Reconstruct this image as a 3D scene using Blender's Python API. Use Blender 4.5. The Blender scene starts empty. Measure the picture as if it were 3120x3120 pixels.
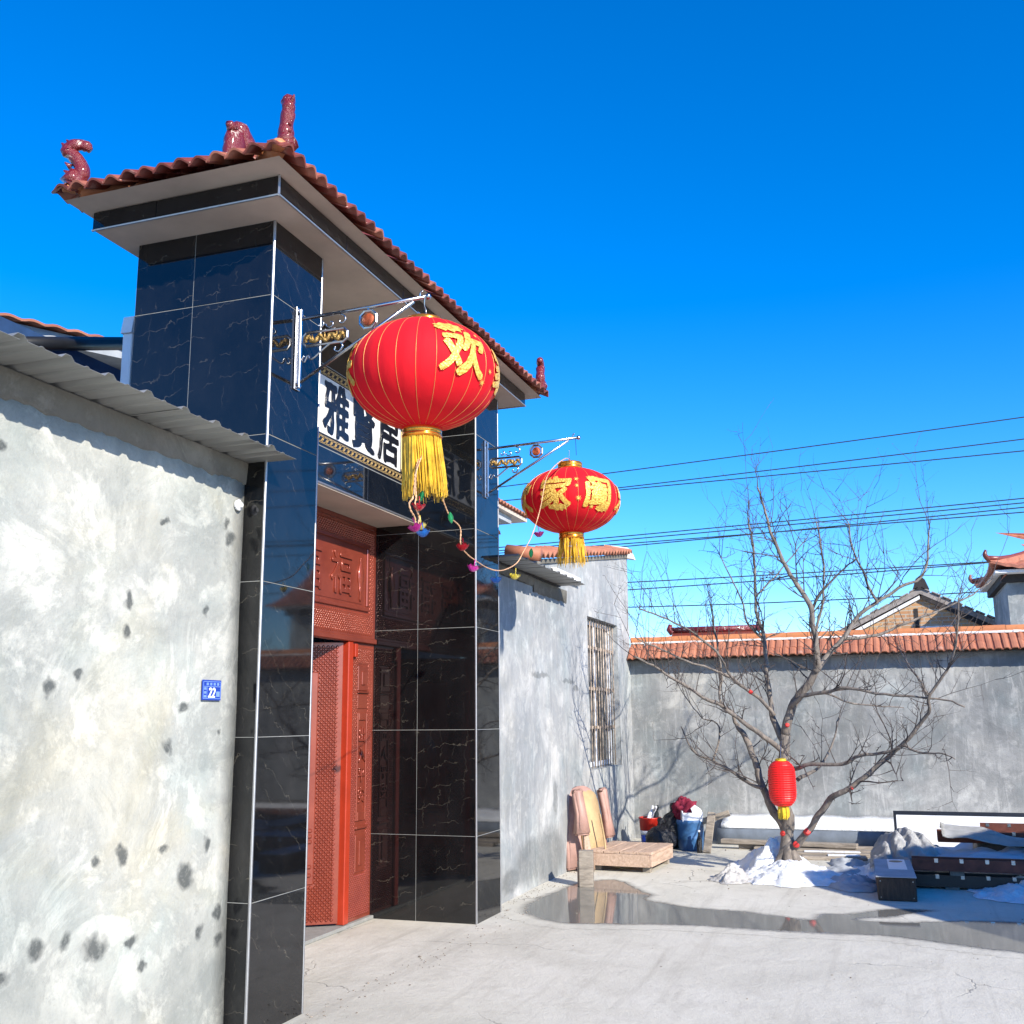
import bpy, bmesh, math, random
from mathutils import Vector, Matrix, noise as mnoise
R_ = math.radians
rnd = random.Random(7)
scene = bpy.context.scene
COL = scene.collection

# ------------------------------------------------------------------ camera, sky, sun, exposure
SUN = Vector((-0.75, -1.0, 0.67)).normalized()          # direction towards the sun
cam_d = bpy.data.cameras.new('camera'); cam = bpy.data.objects.new('camera', cam_d); COL.objects.link(cam)
cam_d.sensor_width = 36; cam_d.lens = 36 * 3194.0 / 3120; cam_d.clip_start = .05; cam_d.clip_end = 3000
yaw, pitch, roll = R_(19.18), R_(11.162), R_(-0.542)
fw = Vector((math.cos(yaw) * math.cos(pitch), math.sin(yaw) * math.cos(pitch), math.sin(pitch)))
rt = Vector((math.sin(yaw), -math.cos(yaw), 0)); up = rt.cross(fw)
r2 = rt * math.cos(roll) + up * math.sin(roll); u2 = -rt * math.sin(roll) + up * math.cos(roll)
cam.matrix_world = Matrix(((r2.x, u2.x, -fw.x, 0), (r2.y, u2.y, -fw.y, 0), (r2.z, u2.z, -fw.z, 1.53), (0, 0, 0, 1)))
scene.camera = cam

world = bpy.data.worlds.new('World'); scene.world = world; world.use_nodes = True
wn = world.node_tree.nodes; wl = world.node_tree.links
sky = wn.new('ShaderNodeTexSky'); sky.sky_type = 'NISHITA'; sky.sun_disc = False
sky.sun_elevation = math.asin(SUN.z); sky.sun_rotation = math.atan2(SUN.x, SUN.y)
sky.altitude = 1500; sky.air_density = 1.0; sky.dust_density = 0.1; sky.ozone_density = 4.0
hs = wn.new('ShaderNodeHueSaturation'); hs.inputs['Saturation'].default_value = 1.36; hs.inputs['Value'].default_value = 1.20
hs.inputs['Hue'].default_value = .508
bgn = wn['Background']; bgn.inputs['Strength'].default_value = 0.15
wl.new(sky.outputs[0], hs.inputs['Color']); wl.new(hs.outputs[0], bgn.inputs['Color'])

sun_d = bpy.data.lights.new('sun', 'SUN'); sun_d.energy = 5.0; sun_d.angle = R_(.5); sun_d.color = (1, .93, .81)
sun = bpy.data.objects.new('sun', sun_d); COL.objects.link(sun)
sun.rotation_euler = SUN.to_track_quat('Z', 'Y').to_euler(); sun.location = (0, 0, 30)

scene.view_settings.view_transform = 'Standard'; scene.view_settings.look = 'None'
scene.view_settings.exposure = 0.70; scene.view_settings.gamma = 1; scene.view_settings.use_curve_mapping = False
scene.render.engine = 'CYCLES'
scene.cycles.max_bounces = 8; scene.cycles.glossy_bounces = 4; scene.cycles.transparent_max_bounces = 8
scene.cycles.sample_clamp_indirect = 6

# ------------------------------------------------------------------ material helpers
class NT:
    def __init__(s, name):
        s.m = bpy.data.materials.new(name); s.m.use_nodes = True
        s.n = s.m.node_tree.nodes; s.l = s.m.node_tree.links
        s.b = s.n['Principled BSDF']; s._o = None
    def add(s, t, **kw):
        nd = s.n.new(t)
        for k, v in kw.items(): setattr(nd, k, v)
        return nd
    def con(s, a, b): s.l.new(a, b); return s
    def coord(s, per_object=True, scale=(1, 1, 1)):
        tc = s.add('ShaderNodeTexCoord'); mp = s.add('ShaderNodeMapping'); mp.inputs['Scale'].default_value = scale
        if per_object:
            oi = s.add('ShaderNodeObjectInfo'); mu = s.add('ShaderNodeMath', operation='MULTIPLY'); mu.inputs[1].default_value = 37.0
            s.con(oi.outputs['Random'], mu.inputs[0])
            ad = s.add('ShaderNodeVectorMath', operation='ADD'); s.con(tc.outputs['Object'], ad.inputs[0]); s.con(mu.outputs[0], ad.inputs[1])
            s.con(ad.outputs[0], mp.inputs[0])
        else:
            g = s.add('ShaderNodeNewGeometry'); s.con(g.outputs['Position'], mp.inputs[0])
        return mp.outputs[0]
    def noise(s, co, scale, detail=6, rough=.6, dist=0.0):
        t = s.add('ShaderNodeTexNoise'); t.inputs['Scale'].default_value = scale; t.inputs['Detail'].default_value = detail
        t.inputs['Roughness'].default_value = rough; t.inputs['Distortion'].default_value = dist
        s.con(co, t.inputs['Vector']); return t.outputs['Fac']
    def ramp(s, fac, stops, interp='LINEAR'):
        r = s.add('ShaderNodeValToRGB'); r.color_ramp.interpolation = interp; el = r.color_ramp.elements
        while len(el) < len(stops): el.new(.5)
        for e, (p, c) in zip(el, stops):
            e.position = p; e.color = (*c, 1) if len(c) == 3 else c
        s.con(fac, r.inputs[0]); return r.outputs['Color']
    def mix(s, f, a, b, mode='MIX'):
        m = s.add('ShaderNodeMix', data_type='RGBA', blend_type=mode)
        for sock, v in ((m.inputs[0], f), (m.inputs[6], a), (m.inputs[7], b)):
            if hasattr(v, 'links'): s.con(v, sock)
            else: sock.default_value = v if isinstance(v, (int, float)) else ((*v, 1) if len(v) == 3 else v)
        return m.outputs[2]
    def math(s, op, a, b=None, c=None, clamp=False):
        m = s.add('ShaderNodeMath', operation=op, use_clamp=clamp)
        for i, v in enumerate((a, b, c)):
            if v is None: continue
            if hasattr(v, 'links'): s.con(v, m.inputs[i])
            else: m.inputs[i].default_value = v
        return m.outputs[0]
    def bump(s, h, strength=.3, dist=.01):
        b = s.add('ShaderNodeBump'); b.inputs['Strength'].default_value = strength; b.inputs['Distance'].default_value = dist
        s.con(h, b.inputs['Height']); s.con(b.outputs[0], s.b.inputs['Normal']); return s
    def set(s, **kw):
        for k, v in kw.items():
            sock = s.b.inputs[k.replace('_', ' ')]
            if hasattr(v, 'links'): s.con(v, sock)
            else: sock.default_value = (*v, 1) if (isinstance(v, tuple) and len(v) == 3 and sock.type == 'RGBA') else v
        return s

def simple(name, col, rough=.6, metal=0.0, var=.25, scale=8, bump=.15, bdist=.004, per=True, **kw):
    t = NT(name); co = t.coord(per)
    n = t.noise(co, scale, 8, .62)
    lo = tuple(c * (1 - var) for c in col); hi = tuple(min(1, c * (1 + var)) for c in col)
    t.set(Base_Color=t.ramp(n, [(.3, lo), (.7, hi)]), Roughness=rough, Metallic=metal, **kw)
    if bump: t.bump(t.noise(co, scale * 6, 5, .6), bump, bdist)
    return t.m

M = {}
def black_tile(name):
    t = NT(name); co = t.coord(True)
    mp = t.add('ShaderNodeMapping'); mp.inputs['Rotation'].default_value = (.6, .5, .7); mp.inputs['Scale'].default_value = (1.0, 1.0, .62)
    t.con(co, mp.inputs[0]); co2 = mp.outputs[0]
    def veins(rot, scale, width, mask_sc, lo):
        m2 = t.add('ShaderNodeMapping'); m2.inputs['Rotation'].default_value = rot; t.con(co, m2.inputs[0])
        w = t.add('ShaderNodeTexWave', wave_type='BANDS', bands_direction='DIAGONAL', wave_profile='SAW')
        w.inputs['Scale'].default_value = scale; w.inputs['Distortion'].default_value = 3.4; w.inputs['Detail'].default_value = 3.5
        w.inputs['Detail Scale'].default_value = 2.6; w.inputs['Detail Roughness'].default_value = .62
        t.con(m2.outputs[0], w.inputs['Vector'])
        d = t.math('ABSOLUTE', t.math('SUBTRACT', w.outputs['Fac'], .5))
        line = t.math('SUBTRACT', 1.0, t.math('DIVIDE', d, width), clamp=True)
        mk = t.noise(m2.outputs[0], mask_sc, 3, .55)
        oi = t.add('ShaderNodeObjectInfo'); lo2 = t.math('ADD', lo - .05, t.math('MULTIPLY', oi.outputs['Random'], .10))
        mk = t.math('MULTIPLY', t.math('SUBTRACT', mk, lo2), 8.0, clamp=True)
        return t.math('MULTIPLY', line, mk)
    v = t.math('ADD', veins((.3, .25, .9), 3.3, .022, 8, .45), t.math('MULTIPLY', veins((1.0, .2, .3), 4.2, .026, 9, .50), .55), clamp=True)
    base = t.ramp(t.noise(co2, 3, 6, .7), [(.35, (.0035, .0038, .0045)), (.75, (.010, .010, .011))])
    col = t.mix(t.math('MULTIPLY', v, .20), base, (.30, .265, .20))
    dust = t.math('MULTIPLY', t.math('SUBTRACT', t.noise(co, 14, 8, .7), .45), .10, clamp=True)
    t.set(Base_Color=col, Roughness=t.math('ADD', .035, dust), Specular_IOR_Level=.62)
    t.bump(t.noise(co, 1.6, 1, .4), .02, .02)
    return t.m
M['tile'] = black_tile('black_marble_tile')
M['grout'] = simple('dusty_grout', (.24, .24, .225), .8, var=.15, scale=20)
M['trim'] = simple('brushed_aluminium_trim', (.40, .40, .41), .42, .85, var=.1, scale=30, bump=.05)

def plaster(name, c0, c1, c2, streak=True, stains=(), cream=1.0, sst=.88, srad=.98, swirl=.6):
    t = NT(name); co = t.coord(False)
    big = t.noise(co, .9, 10, .66, .4); mid = t.noise(co, 3.1, 10, .70, swirl * .7)
    c = t.ramp(big, [(.36, c0), (.50, c1), (.62, c2)])
    pat = t.ramp(t.noise(co, 1.9, 11, .72, swirl), [(.44, (0,) * 3), (.49, (.8,) * 3), (.60, (.25,) * 3), (.66, (1,) * 3)])
    c = t.mix(t.math('MULTIPLY', pat, .55), c, tuple(x * .80 for x in c0))
    c = t.mix(t.math('MULTIPLY', t.math('SUBTRACT', mid, .50), 2.6, clamp=True), c, tuple(x * .86 for x in c1))
    c = t.mix(t.math('MULTIPLY', t.math('SUBTRACT', t.noise(co, 4.4, 9, .70, swirl * .5), .54), 4.0, clamp=True), c, tuple(min(.8, x * 1.12) for x in c2))
    tint = t.noise(co, 1.5, 5, .55, .4)
    c = t.mix(t.math('MULTIPLY', t.math('SUBTRACT', tint, .5), 3.0, clamp=True), c, t.mix(1.0, c, (.88, 1.0, 1.03), 'MULTIPLY'))
    tint2 = t.noise(co, 1.15, 6, .6, .8)
    c = t.mix(t.math('MULTIPLY', t.math('SUBTRACT', tint2, .50), 3.2 * cream, clamp=True), c, t.mix(1.0, c, (1.05, .98, .84), 'MULTIPLY'))
    if streak:
        mp = t.add('ShaderNodeMapping'); mp.inputs['Scale'].default_value = (9, 9, 1.0); t.con(co, mp.inputs[0])
        s = t.noise(mp.outputs[0], 1.0, 8, .68, .4)
        c = t.mix(t.math('MULTIPLY', t.math('SUBTRACT', s, .50), 2.6, clamp=True), c, tuple(x * .80 for x in c0))
        mp2 = t.add('ShaderNodeMapping'); mp2.inputs['Scale'].default_value = (16, 16, 2.4); mp2.inputs['Location'].default_value = (3, 7, 1); t.con(co, mp2.inputs[0])
        s2 = t.noise(mp2.outputs[0], 1.0, 8, .7, .6)
        c = t.mix(t.math('MULTIPLY', t.math('SUBTRACT', s2, .54), 3.0, clamp=True), c, tuple(min(.8, x * 1.15) for x in c2))
    spk = t.noise(co, 85, 6, .75)
    c = t.mix(t.math('MULTIPLY', t.math('SUBTRACT', spk, .56), 2.0, clamp=True), c, tuple(x * .62 for x in c0))
    tro = t.noise(co, 6, 8, .65, .6)
    if stains:
        geo = t.add('ShaderNodeNewGeometry')
        wob = t.add('ShaderNodeTexNoise'); wob.inputs['Scale'].default_value = 11; wob.inputs['Detail'].default_value = 5; t.con(geo.outputs['Position'], wob.inputs['Vector'])
        off = t.add('ShaderNodeVectorMath', operation='MULTIPLY_ADD'); t.con(wob.outputs['Color'], off.inputs[0]); off.inputs[1].default_value = (.11, 0, .11); t.con(geo.outputs['Position'], off.inputs[2])
        tot = None
        for (sx, sz, r, yy, asp) in stains:
            sb = t.add('ShaderNodeVectorMath', operation='SUBTRACT'); t.con(off.outputs[0], sb.inputs[0]); sb.inputs[1].default_value = (sx + .055, yy, sz + .055)
            sc = t.add('ShaderNodeVectorMath', operation='MULTIPLY'); t.con(sb.outputs[0], sc.inputs[0]); sc.inputs[1].default_value = (1 / asp, 1, asp)
            ln = t.add('ShaderNodeVectorMath', operation='LENGTH'); t.con(sc.outputs[0], ln.inputs[0])
            k = t.math('SMOOTH_MIN', 1.0, t.math('MULTIPLY', t.math('SUBTRACT', r * srad, ln.outputs['Value']), 1.9 / r, clamp=True), .1)
            tot = k if tot is None else t.math('MAXIMUM', tot, k)
        brk = t.ramp(t.noise(co, 30, 7, .7), [(.30, (.62,) * 3), (.50, (1,) * 3)])
        c = t.mix(t.math('MULTIPLY', t.math('MULTIPLY', tot, brk), sst), c, (.055, .062, .062))
    h = t.math('ADD', t.math('MULTIPLY', tro, .5), t.math('ADD', mid, t.math('MULTIPLY', t.noise(co, 60, 6, .7), .35)))
    t.set(Base_Color=c, Roughness=.86, Specular_IOR_Level=.3); t.bump(h, .38, .022)
    return t.m

YW = 3.17
SP = [(3.579, 1.729, .031), (3.419, 1.67, .046), (4.3, 1.601, .044), (4.588, 1.472, .022), (4.201, 1.417, .048), (3.921, .962, .049), (4.199, .958, .037),
      (4.372, .822, .07), (4.534, .946, .046), (3.447, .67, .055), (3.609, .67, .042), (3.79, .61, .075), (4.009, .603, .042), (4.084, .47, .034), (4.511, .551, .042),
      (4.653, .61, .04), (3.286, .598, .045), (3.756, .954, .037), (4.655, .482, .043), (4.594, 2.538, .04), (4.627, 2.46, .05), (4.075, 2.464, .03), (3.076, 2.593, .039),
      (3.849, 2.065, .04), (3.856, 1.934, .045), (4.448, 2.068, .03)]
SPF = [(x, z, r, YW, rnd.choice((1.0, .85, 1.25, 1.4))) for x, z, r in SP]
M['plaster_l'] = plaster('pale_patchy_plaster', (.25, .262, .245), (.415, .415, .375), (.585, .57, .505), streak=False, stains=SPF, cream=1.4)
SPR = [(9.9, 1.95, .08, YW, 3.0), (10.9, 1.92, .07, YW, 3.2), (9.55, .25, .26, YW, 1.5), (10.15, .22, .30, YW, 1.3), (10.35, .75, .10, YW, .6), (9.0, .15, .14, YW, 1.6), (11.2, 1.85, .05, YW, 2.0)]
M['plaster_r'] = plaster('grey_streaked_plaster', (.25, .265, .275), (.365, .37, .37), (.50, .495, .48), stains=SPR, cream=.6, sst=.5, srad=1.4)
M['plaster_b'] = plaster('grey_cement_render', (.185, .195, .20), (.28, .285, .285), (.44, .44, .43), cream=.5)
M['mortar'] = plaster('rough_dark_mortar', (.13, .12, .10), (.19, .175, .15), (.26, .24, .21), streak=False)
M['render_paint'] = simple('beige_soffit_paint', (.50, .415, .335), .75, var=.16, scale=2.2, bump=.2, bdist=.004, per=False)
M['blue_grey'] = simple('blue_grey_concrete', (.135, .16, .195), .8, var=.25, scale=5, per=False)
M['white_plaster'] = simple('white_plaster', (.70, .69, .67), .8, var=.12, scale=6, per=False)
M['cement_fascia'] = simple('grey_cement_fascia', (.36, .38, .40), .85, var=.2, scale=5, per=False)

def metal_sheet():
    t = NT('weathered_grey_sheet_steel'); co = t.coord(False)
    mp = t.add('ShaderNodeMapping'); mp.inputs['Scale'].default_value = (14, 1.4, 3); t.con(co, mp.inputs[0])
    s = t.noise(mp.outputs[0], 1.2, 6, .6)
    t.set(Base_Color=t.ramp(s, [(.3, (.19, .19, .18)), (.7, (.29, .285, .27))]), Roughness=.42, Metallic=.25); t.bump(s, .06, .01)
    return t.m
M['sheet'] = metal_sheet()

def clay(name, a, b, c, rough, spec=.4):
    t = NT(name); co = t.coord(True); oi = t.add('ShaderNodeObjectInfo')
    base = t.ramp(oi.outputs['Random'], [(0, a), (.5, b), (1, c)])
    n = t.noise(co, 18, 8, .65)
    col = t.mix(t.math('MULTIPLY', t.math('SUBTRACT', n, .5), 2.4, clamp=True), base, tuple(x * .55 for x in b))
    n2 = t.noise(co, 7, 5, .6)
    col = t.mix(t.math('MULTIPLY', t.math('SUBTRACT', n2, .62), 3.5, clamp=True), col, (.50, .40, .33))
    t.set(Base_Color=col, Roughness=rough, Specular_IOR_Level=spec); t.bump(n, .25, .006)
    return t.m
M['clay'] = clay('terracotta_tile', (.36, .135, .075), (.43, .17, .095), (.33, .12, .07), .62)
M['clay_dark'] = clay('maroon_glazed_tile', (.13, .026, .018), (.22, .05, .034), (.36, .125, .075), .36, .5)
M['clay_cap'] = clay('orange_ridge_tile', (.50, .19, .075), (.54, .21, .085), (.46, .17, .07), .55)
def glaze():
    t = NT('maroon_glaze_with_worn_white'); co = t.coord(True)
    n = t.noise(co, 16, 7, .7, .6)
    col = t.mix(t.ramp(n, [(.60, (0,) * 3), (.64, (1,) * 3)]), (.16, .010, .013), (.56, .47, .40))
    t.set(Base_Color=col, Roughness=.30, Coat_Weight=.35, Coat_Roughness=.12); t.bump(t.noise(co, 34, 7, .68), .9, .016)
    return t.m
M['glaze'] = glaze()

def concrete():
    t = NT('worn_light_concrete'); co = t.coord(False)
    a = t.noise(co, .55, 10, .66, .4); b = t.noise(co, 4.2, 10, .74, .3); g = t.noise(co, 26, 8, .75); fine = t.noise(co, 110, 5, .7)
    mp = t.add('ShaderNodeMapping'); mp.inputs['Rotation'].default_value = (0, 0, R_(62)); mp.inputs['Scale'].default_value = (.35, 5.0, 1); t.con(co, mp.inputs[0])
    st = t.noise(mp.outputs[0], 1.2, 9, .68, .5)
    c = t.ramp(a, [(.34, (.46, .44, .375)), (.50, (.56, .535, .46)), (.66, (.63, .605, .53))])
    c = t.mix(t.math('MULTIPLY', t.math('SUBTRACT', st, .53), 3.4, clamp=True), c, (.37, .345, .29))
    c = t.mix(t.math('MULTIPLY', t.math('SUBTRACT', b, .50), 3.0, clamp=True), c, (.43, .405, .345))
    c = t.mix(t.math('MULTIPLY', t.math('SUBTRACT', g, .55), 2.4, clamp=True), c, (.36, .34, .29))
    c = t.mix(t.math('MULTIPLY', t.math('SUBTRACT', fine, .56), 2.2, clamp=True), c, (.68, .655, .59))
    # hairline cracks, broken up
    wv = t.add('ShaderNodeVectorMath', operation='MULTIPLY_ADD'); wn_ = t.add('ShaderNodeTexNoise'); wn_.inputs['Scale'].default_value = 2.2; wn_.inputs['Detail'].default_value = 6; t.con(co, wn_.inputs['Vector'])
    t.con(wn_.outputs['Color'], wv.inputs[0]); wv.inputs[1].default_value = (.55, .55, 0); t.con(co, wv.inputs[2])
    vo = t.add('ShaderNodeTexVoronoi', feature='DISTANCE_TO_EDGE'); vo.inputs['Scale'].default_value = .42; t.con(wv.outputs[0], vo.inputs['Vector'])
    ck = t.math('SUBTRACT', 1.0, t.math('DIVIDE', vo.outputs['Distance'], .0035), clamp=True)
    ck = t.math('MULTIPLY', ck, t.math('MULTIPLY', t.math('SUBTRACT', t.noise(co, .8, 3, .5), .48), 9.0, clamp=True))
    c = t.mix(t.math('MULTIPLY', ck, .7), c, (.16, .15, .13))
    # meltwater: the 'wet' attribute is only carried by the puddle mesh
    at = t.add('ShaderNodeAttribute'); at.attribute_name = 'wet'
    w = t.math('ADD', at.outputs['Fac'], t.math('ADD', t.math('MULTIPLY', t.math('SUBTRACT', b, .5), .16), t.math('MULTIPLY', t.math('SUBTRACT', g, .5), .07)))
    w = t.math('MULTIPLY', w, t.math('GREATER_THAN', at.outputs['Fac'], .0001))
    damp = t.math('DIVIDE', t.math('SUBTRACT', w, .09), .06, clamp=True); wat = t.math('DIVIDE', t.math('SUBTRACT', w, .145), .03, clamp=True)
    c = t.mix(t.math('MULTIPLY', damp, .62), c, t.mix(1.0, c, (.42, .42, .42), 'MULTIPLY')); c = t.mix(t.math('MULTIPLY', wat, .75), c, (.105, .103, .096))
    rg = t.math('SUBTRACT', .84, t.math('ADD', t.math('MULTIPLY', damp, .30), t.math('MULTIPLY', wat, .505)))
    h = t.math('ADD', t.math('MULTIPLY', a, 2.0), t.math('ADD', b, t.math('ADD', t.math('MULTIPLY', g, .5), t.math('MULTIPLY', fine, .22))))
    h = t.math('SUBTRACT', h, t.math('MULTIPLY', ck, .6))
    h = t.math('MULTIPLY', h, t.math('SUBTRACT', 1.0, t.math('MULTIPLY', wat, .992)))
    t.set(Base_Color=c, Roughness=rg, Specular_IOR_Level=.36); t.bump(h, .45, .022)
    return t.m
M['ground'] = concrete()
def snow_m(name, base, dirt):
    t = NT(name); co = t.coord(False)
    n = t.noise(co, 7, 10, .7, .4); g = t.noise(co, 34, 8, .75)
    c = t.ramp(n, [(.30, tuple(x * .82 for x in base)), (.52, base)])
    c = t.mix(t.math('MULTIPLY', t.math('SUBTRACT', g, .60), dirt, clamp=True), c, (.26, .23, .19))
    sx = t.add('ShaderNodeSeparateXYZ'); t.con(co, sx.inputs[0])
    t.set(Base_Color=c, Roughness=.6, Subsurface_Weight=.12, Subsurface_Radius=(.05, .06, .08), Subsurface_Scale=.3)
    t.bump(t.math('ADD', n, t.math('MULTIPLY', g, .6)), .65, .05); return t.m
M['snow'] = snow_m('snow', (.84, .86, .88), 1.6); M['snow_dirty'] = snow_m('dirty_snow', (.52, .50, .47), 5.0)

def fabric_red():
    t = NT('red_lantern_flannel'); co = t.coord(True)
    n = t.noise(co, 140, 3, .6); big = t.noise(co, 3, 4, .5)
    t.set(Base_Color=t.ramp(big, [(.3, (.66, .006, .016)), (.7, (.78, .010, .022))]), Roughness=.75, Sheen_Weight=.25, Sheen_Tint=(1, .15, .2), Specular_IOR_Level=.25)
    mpw = t.add('ShaderNodeMapping'); mpw.inputs['Scale'].default_value = (9, 9, 2.2); t.con(co, mpw.inputs[0])
    t.bump(t.math('ADD', t.math('MULTIPLY', n, .12), t.noise(mpw.outputs[0], 1.5, 4, .55, .5)), .30, .012)
    tr = t.add('ShaderNodeBsdfTranslucent'); tr.inputs[0].default_value = (.85, .01, .02, 1)
    mx = t.add('ShaderNodeMixShader'); mx.inputs[0].default_value = .28
    out = t.n['Material Output']
    t.con(t.b.outputs[0], mx.inputs[1]); t.con(tr.outputs[0], mx.inputs[2]); t.con(mx.outputs[0], out.inputs['Surface'])
    return t.m
M['red'] = fabric_red()
def gold_glitter():
    t = NT('gold_glitter_print'); co = t.coord(True)
    v = t.add('ShaderNodeTexVoronoi'); v.inputs['Scale'].default_value = 75; t.con(co, v.inputs['Vector'])
    n = t.noise(co, 60, 4, .6)
    t.set(Base_Color=t.ramp(n, [(.35, (.55, .27, .035)), (.62, (.88, .58, .12))]), Roughness=.42, Metallic=.25)
    t.bump(v.outputs['Distance'], .7, .006); return t.m
M['glitter'] = gold_glitter()
M['gold'] = simple('polished_gold_foil', (.88, .30, .035), .22, .85, var=.15, scale=30, bump=.04)
M['thread'] = simple('gold_thread', (.74, .44, .035), .5, .05, var=.4, scale=14, bump=0)
M['wire_gold'] = simple('gold_lantern_rib', (.70, .34, .10), .4, .5, var=.1, bump=0)
M['chrome'] = simple('polished_steel', (.46, .46, .47), .22, 1.0, var=.1, scale=20, bump=.03)
M['gold_cast'] = simple('cast_gold_ornament', (.40, .25, .08), .34, .8, var=.5, scale=60, bump=.5, bdist=.01)
M['red_gold'] = simple('red_gold_medallion', (.32, .065, .02), .3, .3, var=.8, scale=45, bump=.4, bdist=.01)
def copper():
    t = NT('embossed_red_copper_door_metal'); co = t.coord(False)
    n = t.noise(co, 6, 7, .6)
    t.set(Base_Color=t.ramp(n, [(.3, (.225, .040, .022)), (.7, (.30, .060, .033))]), Roughness=.30, Metallic=.35, Specular_IOR_Level=.6, Coat_Weight=.6, Coat_Roughness=.12)
    t.bump(t.noise(co, 45, 4, .6), .10, .003); return t.m
M['copper'] = copper()
M['door_red'] = simple('bright_red_door_post', (.37, .036, .014), .3, .1, var=.1, bump=.03)
def plaque_white():
    t = NT('pale_marbled_plaque_tile'); co = t.coord(False)
    n = t.noise(co, 6, 8, .65, .8); n2 = t.noise(co, 3, 6, .7, .5)
    c = t.ramp(n, [(.3, (.52, .50, .50)), (.5, (.72, .70, .66)), (.7, (.80, .76, .70))])
    c = t.mix(t.math('MULTIPLY', t.math('SUBTRACT', n2, .58), 4, clamp=True), c, (.42, .36, .34))
    t.set(Base_Color=c, Roughness=.12); return t.m
M['plaque'] = plaque_white()
M['ink'] = simple('black_lettering', (.008, .007, .008), .25, var=.2, bump=0)
M['gold_line'] = simple('gold_line_print', (.70, .48, .20), .35, .3, var=.1, bump=0)
M['plate_blue'] = simple('blue_enamel', (.012, .045, .32), .25, var=.1, bump=0, scale=4)
M['plate_light'] = simple('pale_plate_lettering', (.75, .82, .88), .4, var=.05, bump=0)
M['plate_mid'] = simple('light_blue_plate_line', (.16, .27, .66), .35, var=.05, bump=0)
def bark():
    t = NT('grey_brown_bark'); co = t.coord(False)
    mp = t.add('ShaderNodeMapping'); mp.inputs['Scale'].default_value = (1, 1, .35); t.con(co, mp.inputs[0])
    n = t.noise(mp.outputs[0], 22, 8, .7, .5); b = t.noise(co, 5, 5, .6)
    c = t.ramp(n, [(.3, (.085, .070, .060)), (.6, (.21, .18, .155)), (.8, (.33, .29, .255))])
    c = t.mix(t.math('MULTIPLY', t.math('SUBTRACT', b, .55), 2.5, clamp=True), c, (.36, .28, .21))
    t.set(Base_Color=c, Roughness=.85); t.bump(n, .8, .02); return t.m
M['bark'] = bark()
M['twig'] = simple('grey_brown_twig', (.065, .052, .048), .8, var=.3, bump=0)
M['cut_red'] = simple('red_painted_cut', (.55, .03, .025), .6, var=.2, scale=20)
M['cut_wood'] = simple('fresh_cut_wood', (.62, .42, .18), .7, var=.2, scale=20)
M['red_plastic'] = simple('red_lantern_plastic', (.72, .010, .008), .45, var=.08, bump=0)
M['yellow'] = simple('yellow_lantern_tassel', (.72, .50, .03), .5, var=.2, scale=40, bump=.2)
def wood(name, a, b, sc=(1, 1, 1)):
    t = NT(name); co = t.coord(True, sc); n = t.noise(co, 6, 9, .68, .8); d = t.noise(co, 2, 4, .6)
    c = t.ramp(n, [(.32, a), (.68, b)]); c = t.mix(t.math('MULTIPLY', t.math('SUBTRACT', d, .55), 3, clamp=True), c, tuple(x * .5 for x in a))
    t.set(Base_Color=c, Roughness=.8); t.bump(n, .5, .008); return t.m
M['wood_pale'] = wood('weathered_pale_wood', (.33, .22, .155), (.56, .41, .31), (1, 6, 6))
M['wood_grey'] = wood('grey_old_wood', (.16, .135, .11), (.36, .31, .255), (6, 1, 6))
M['wood_dark'] = wood('dark_wet_wood', (.022, .014, .010), (.075, .048, .032), (6, 6, 1))
M['rust'] = simple('rusty_red_steel', (.12, .036, .024), .6, .25, var=.45, scale=9, bump=.3)
M['rust_bar'] = simple('rusty_cream_bar', (.36, .29, .23), .7, .1, var=.75, scale=10, bump=.3)
M['dark_steel'] = simple('black_painted_steel', (.012, .013, .016), .4, .2, var=.3)
M['canvas'] = simple('pale_canvas', (.55, .545, .53), .9, var=.2, scale=5, bump=.4, bdist=.01)
M['pink'] = simple('faded_pink_vinyl', (.38, .225, .185), .6, var=.22, scale=6, bump=.25, bdist=.01)
M['tan'] = simple('tan_backing_cloth', (.44, .31, .16), .8, var=.2, scale=6, bump=.3, bdist=.01)
M['bag_black'] = simple('black_plastic_bag', (.012, .012, .014), .28, var=.3, scale=8, bump=.7, bdist=.03)
M['barrel_blue'] = simple('worn_blue_barrel_plastic', (.035, .115, .27), .5, var=.5, scale=7, bump=.2)
M['white_plastic'] = simple('white_plastic', (.74, .75, .78), .4, var=.06, bump=.05)
M['maroon'] = simple('crimson_cloth', (.22, .010, .035), .85, var=.3, scale=12, bump=.5, bdist=.01)
M['bucket_red'] = simple('red_bucket', (.55, .028, .016), .4, var=.15, bump=.05)
M['glass_dark'] = NT('dark_window_glass').set(Base_Color=(.02, .025, .03), Roughness=.05, Specular_IOR_Level=.6).m
def pane():
    t = NT('pale_pane_glass'); t.set(Base_Color=(.35, .55, .68), Roughness=.08, Specular_IOR_Level=.6, Alpha=.75); return t.m
M['pane'] = pane()
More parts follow.
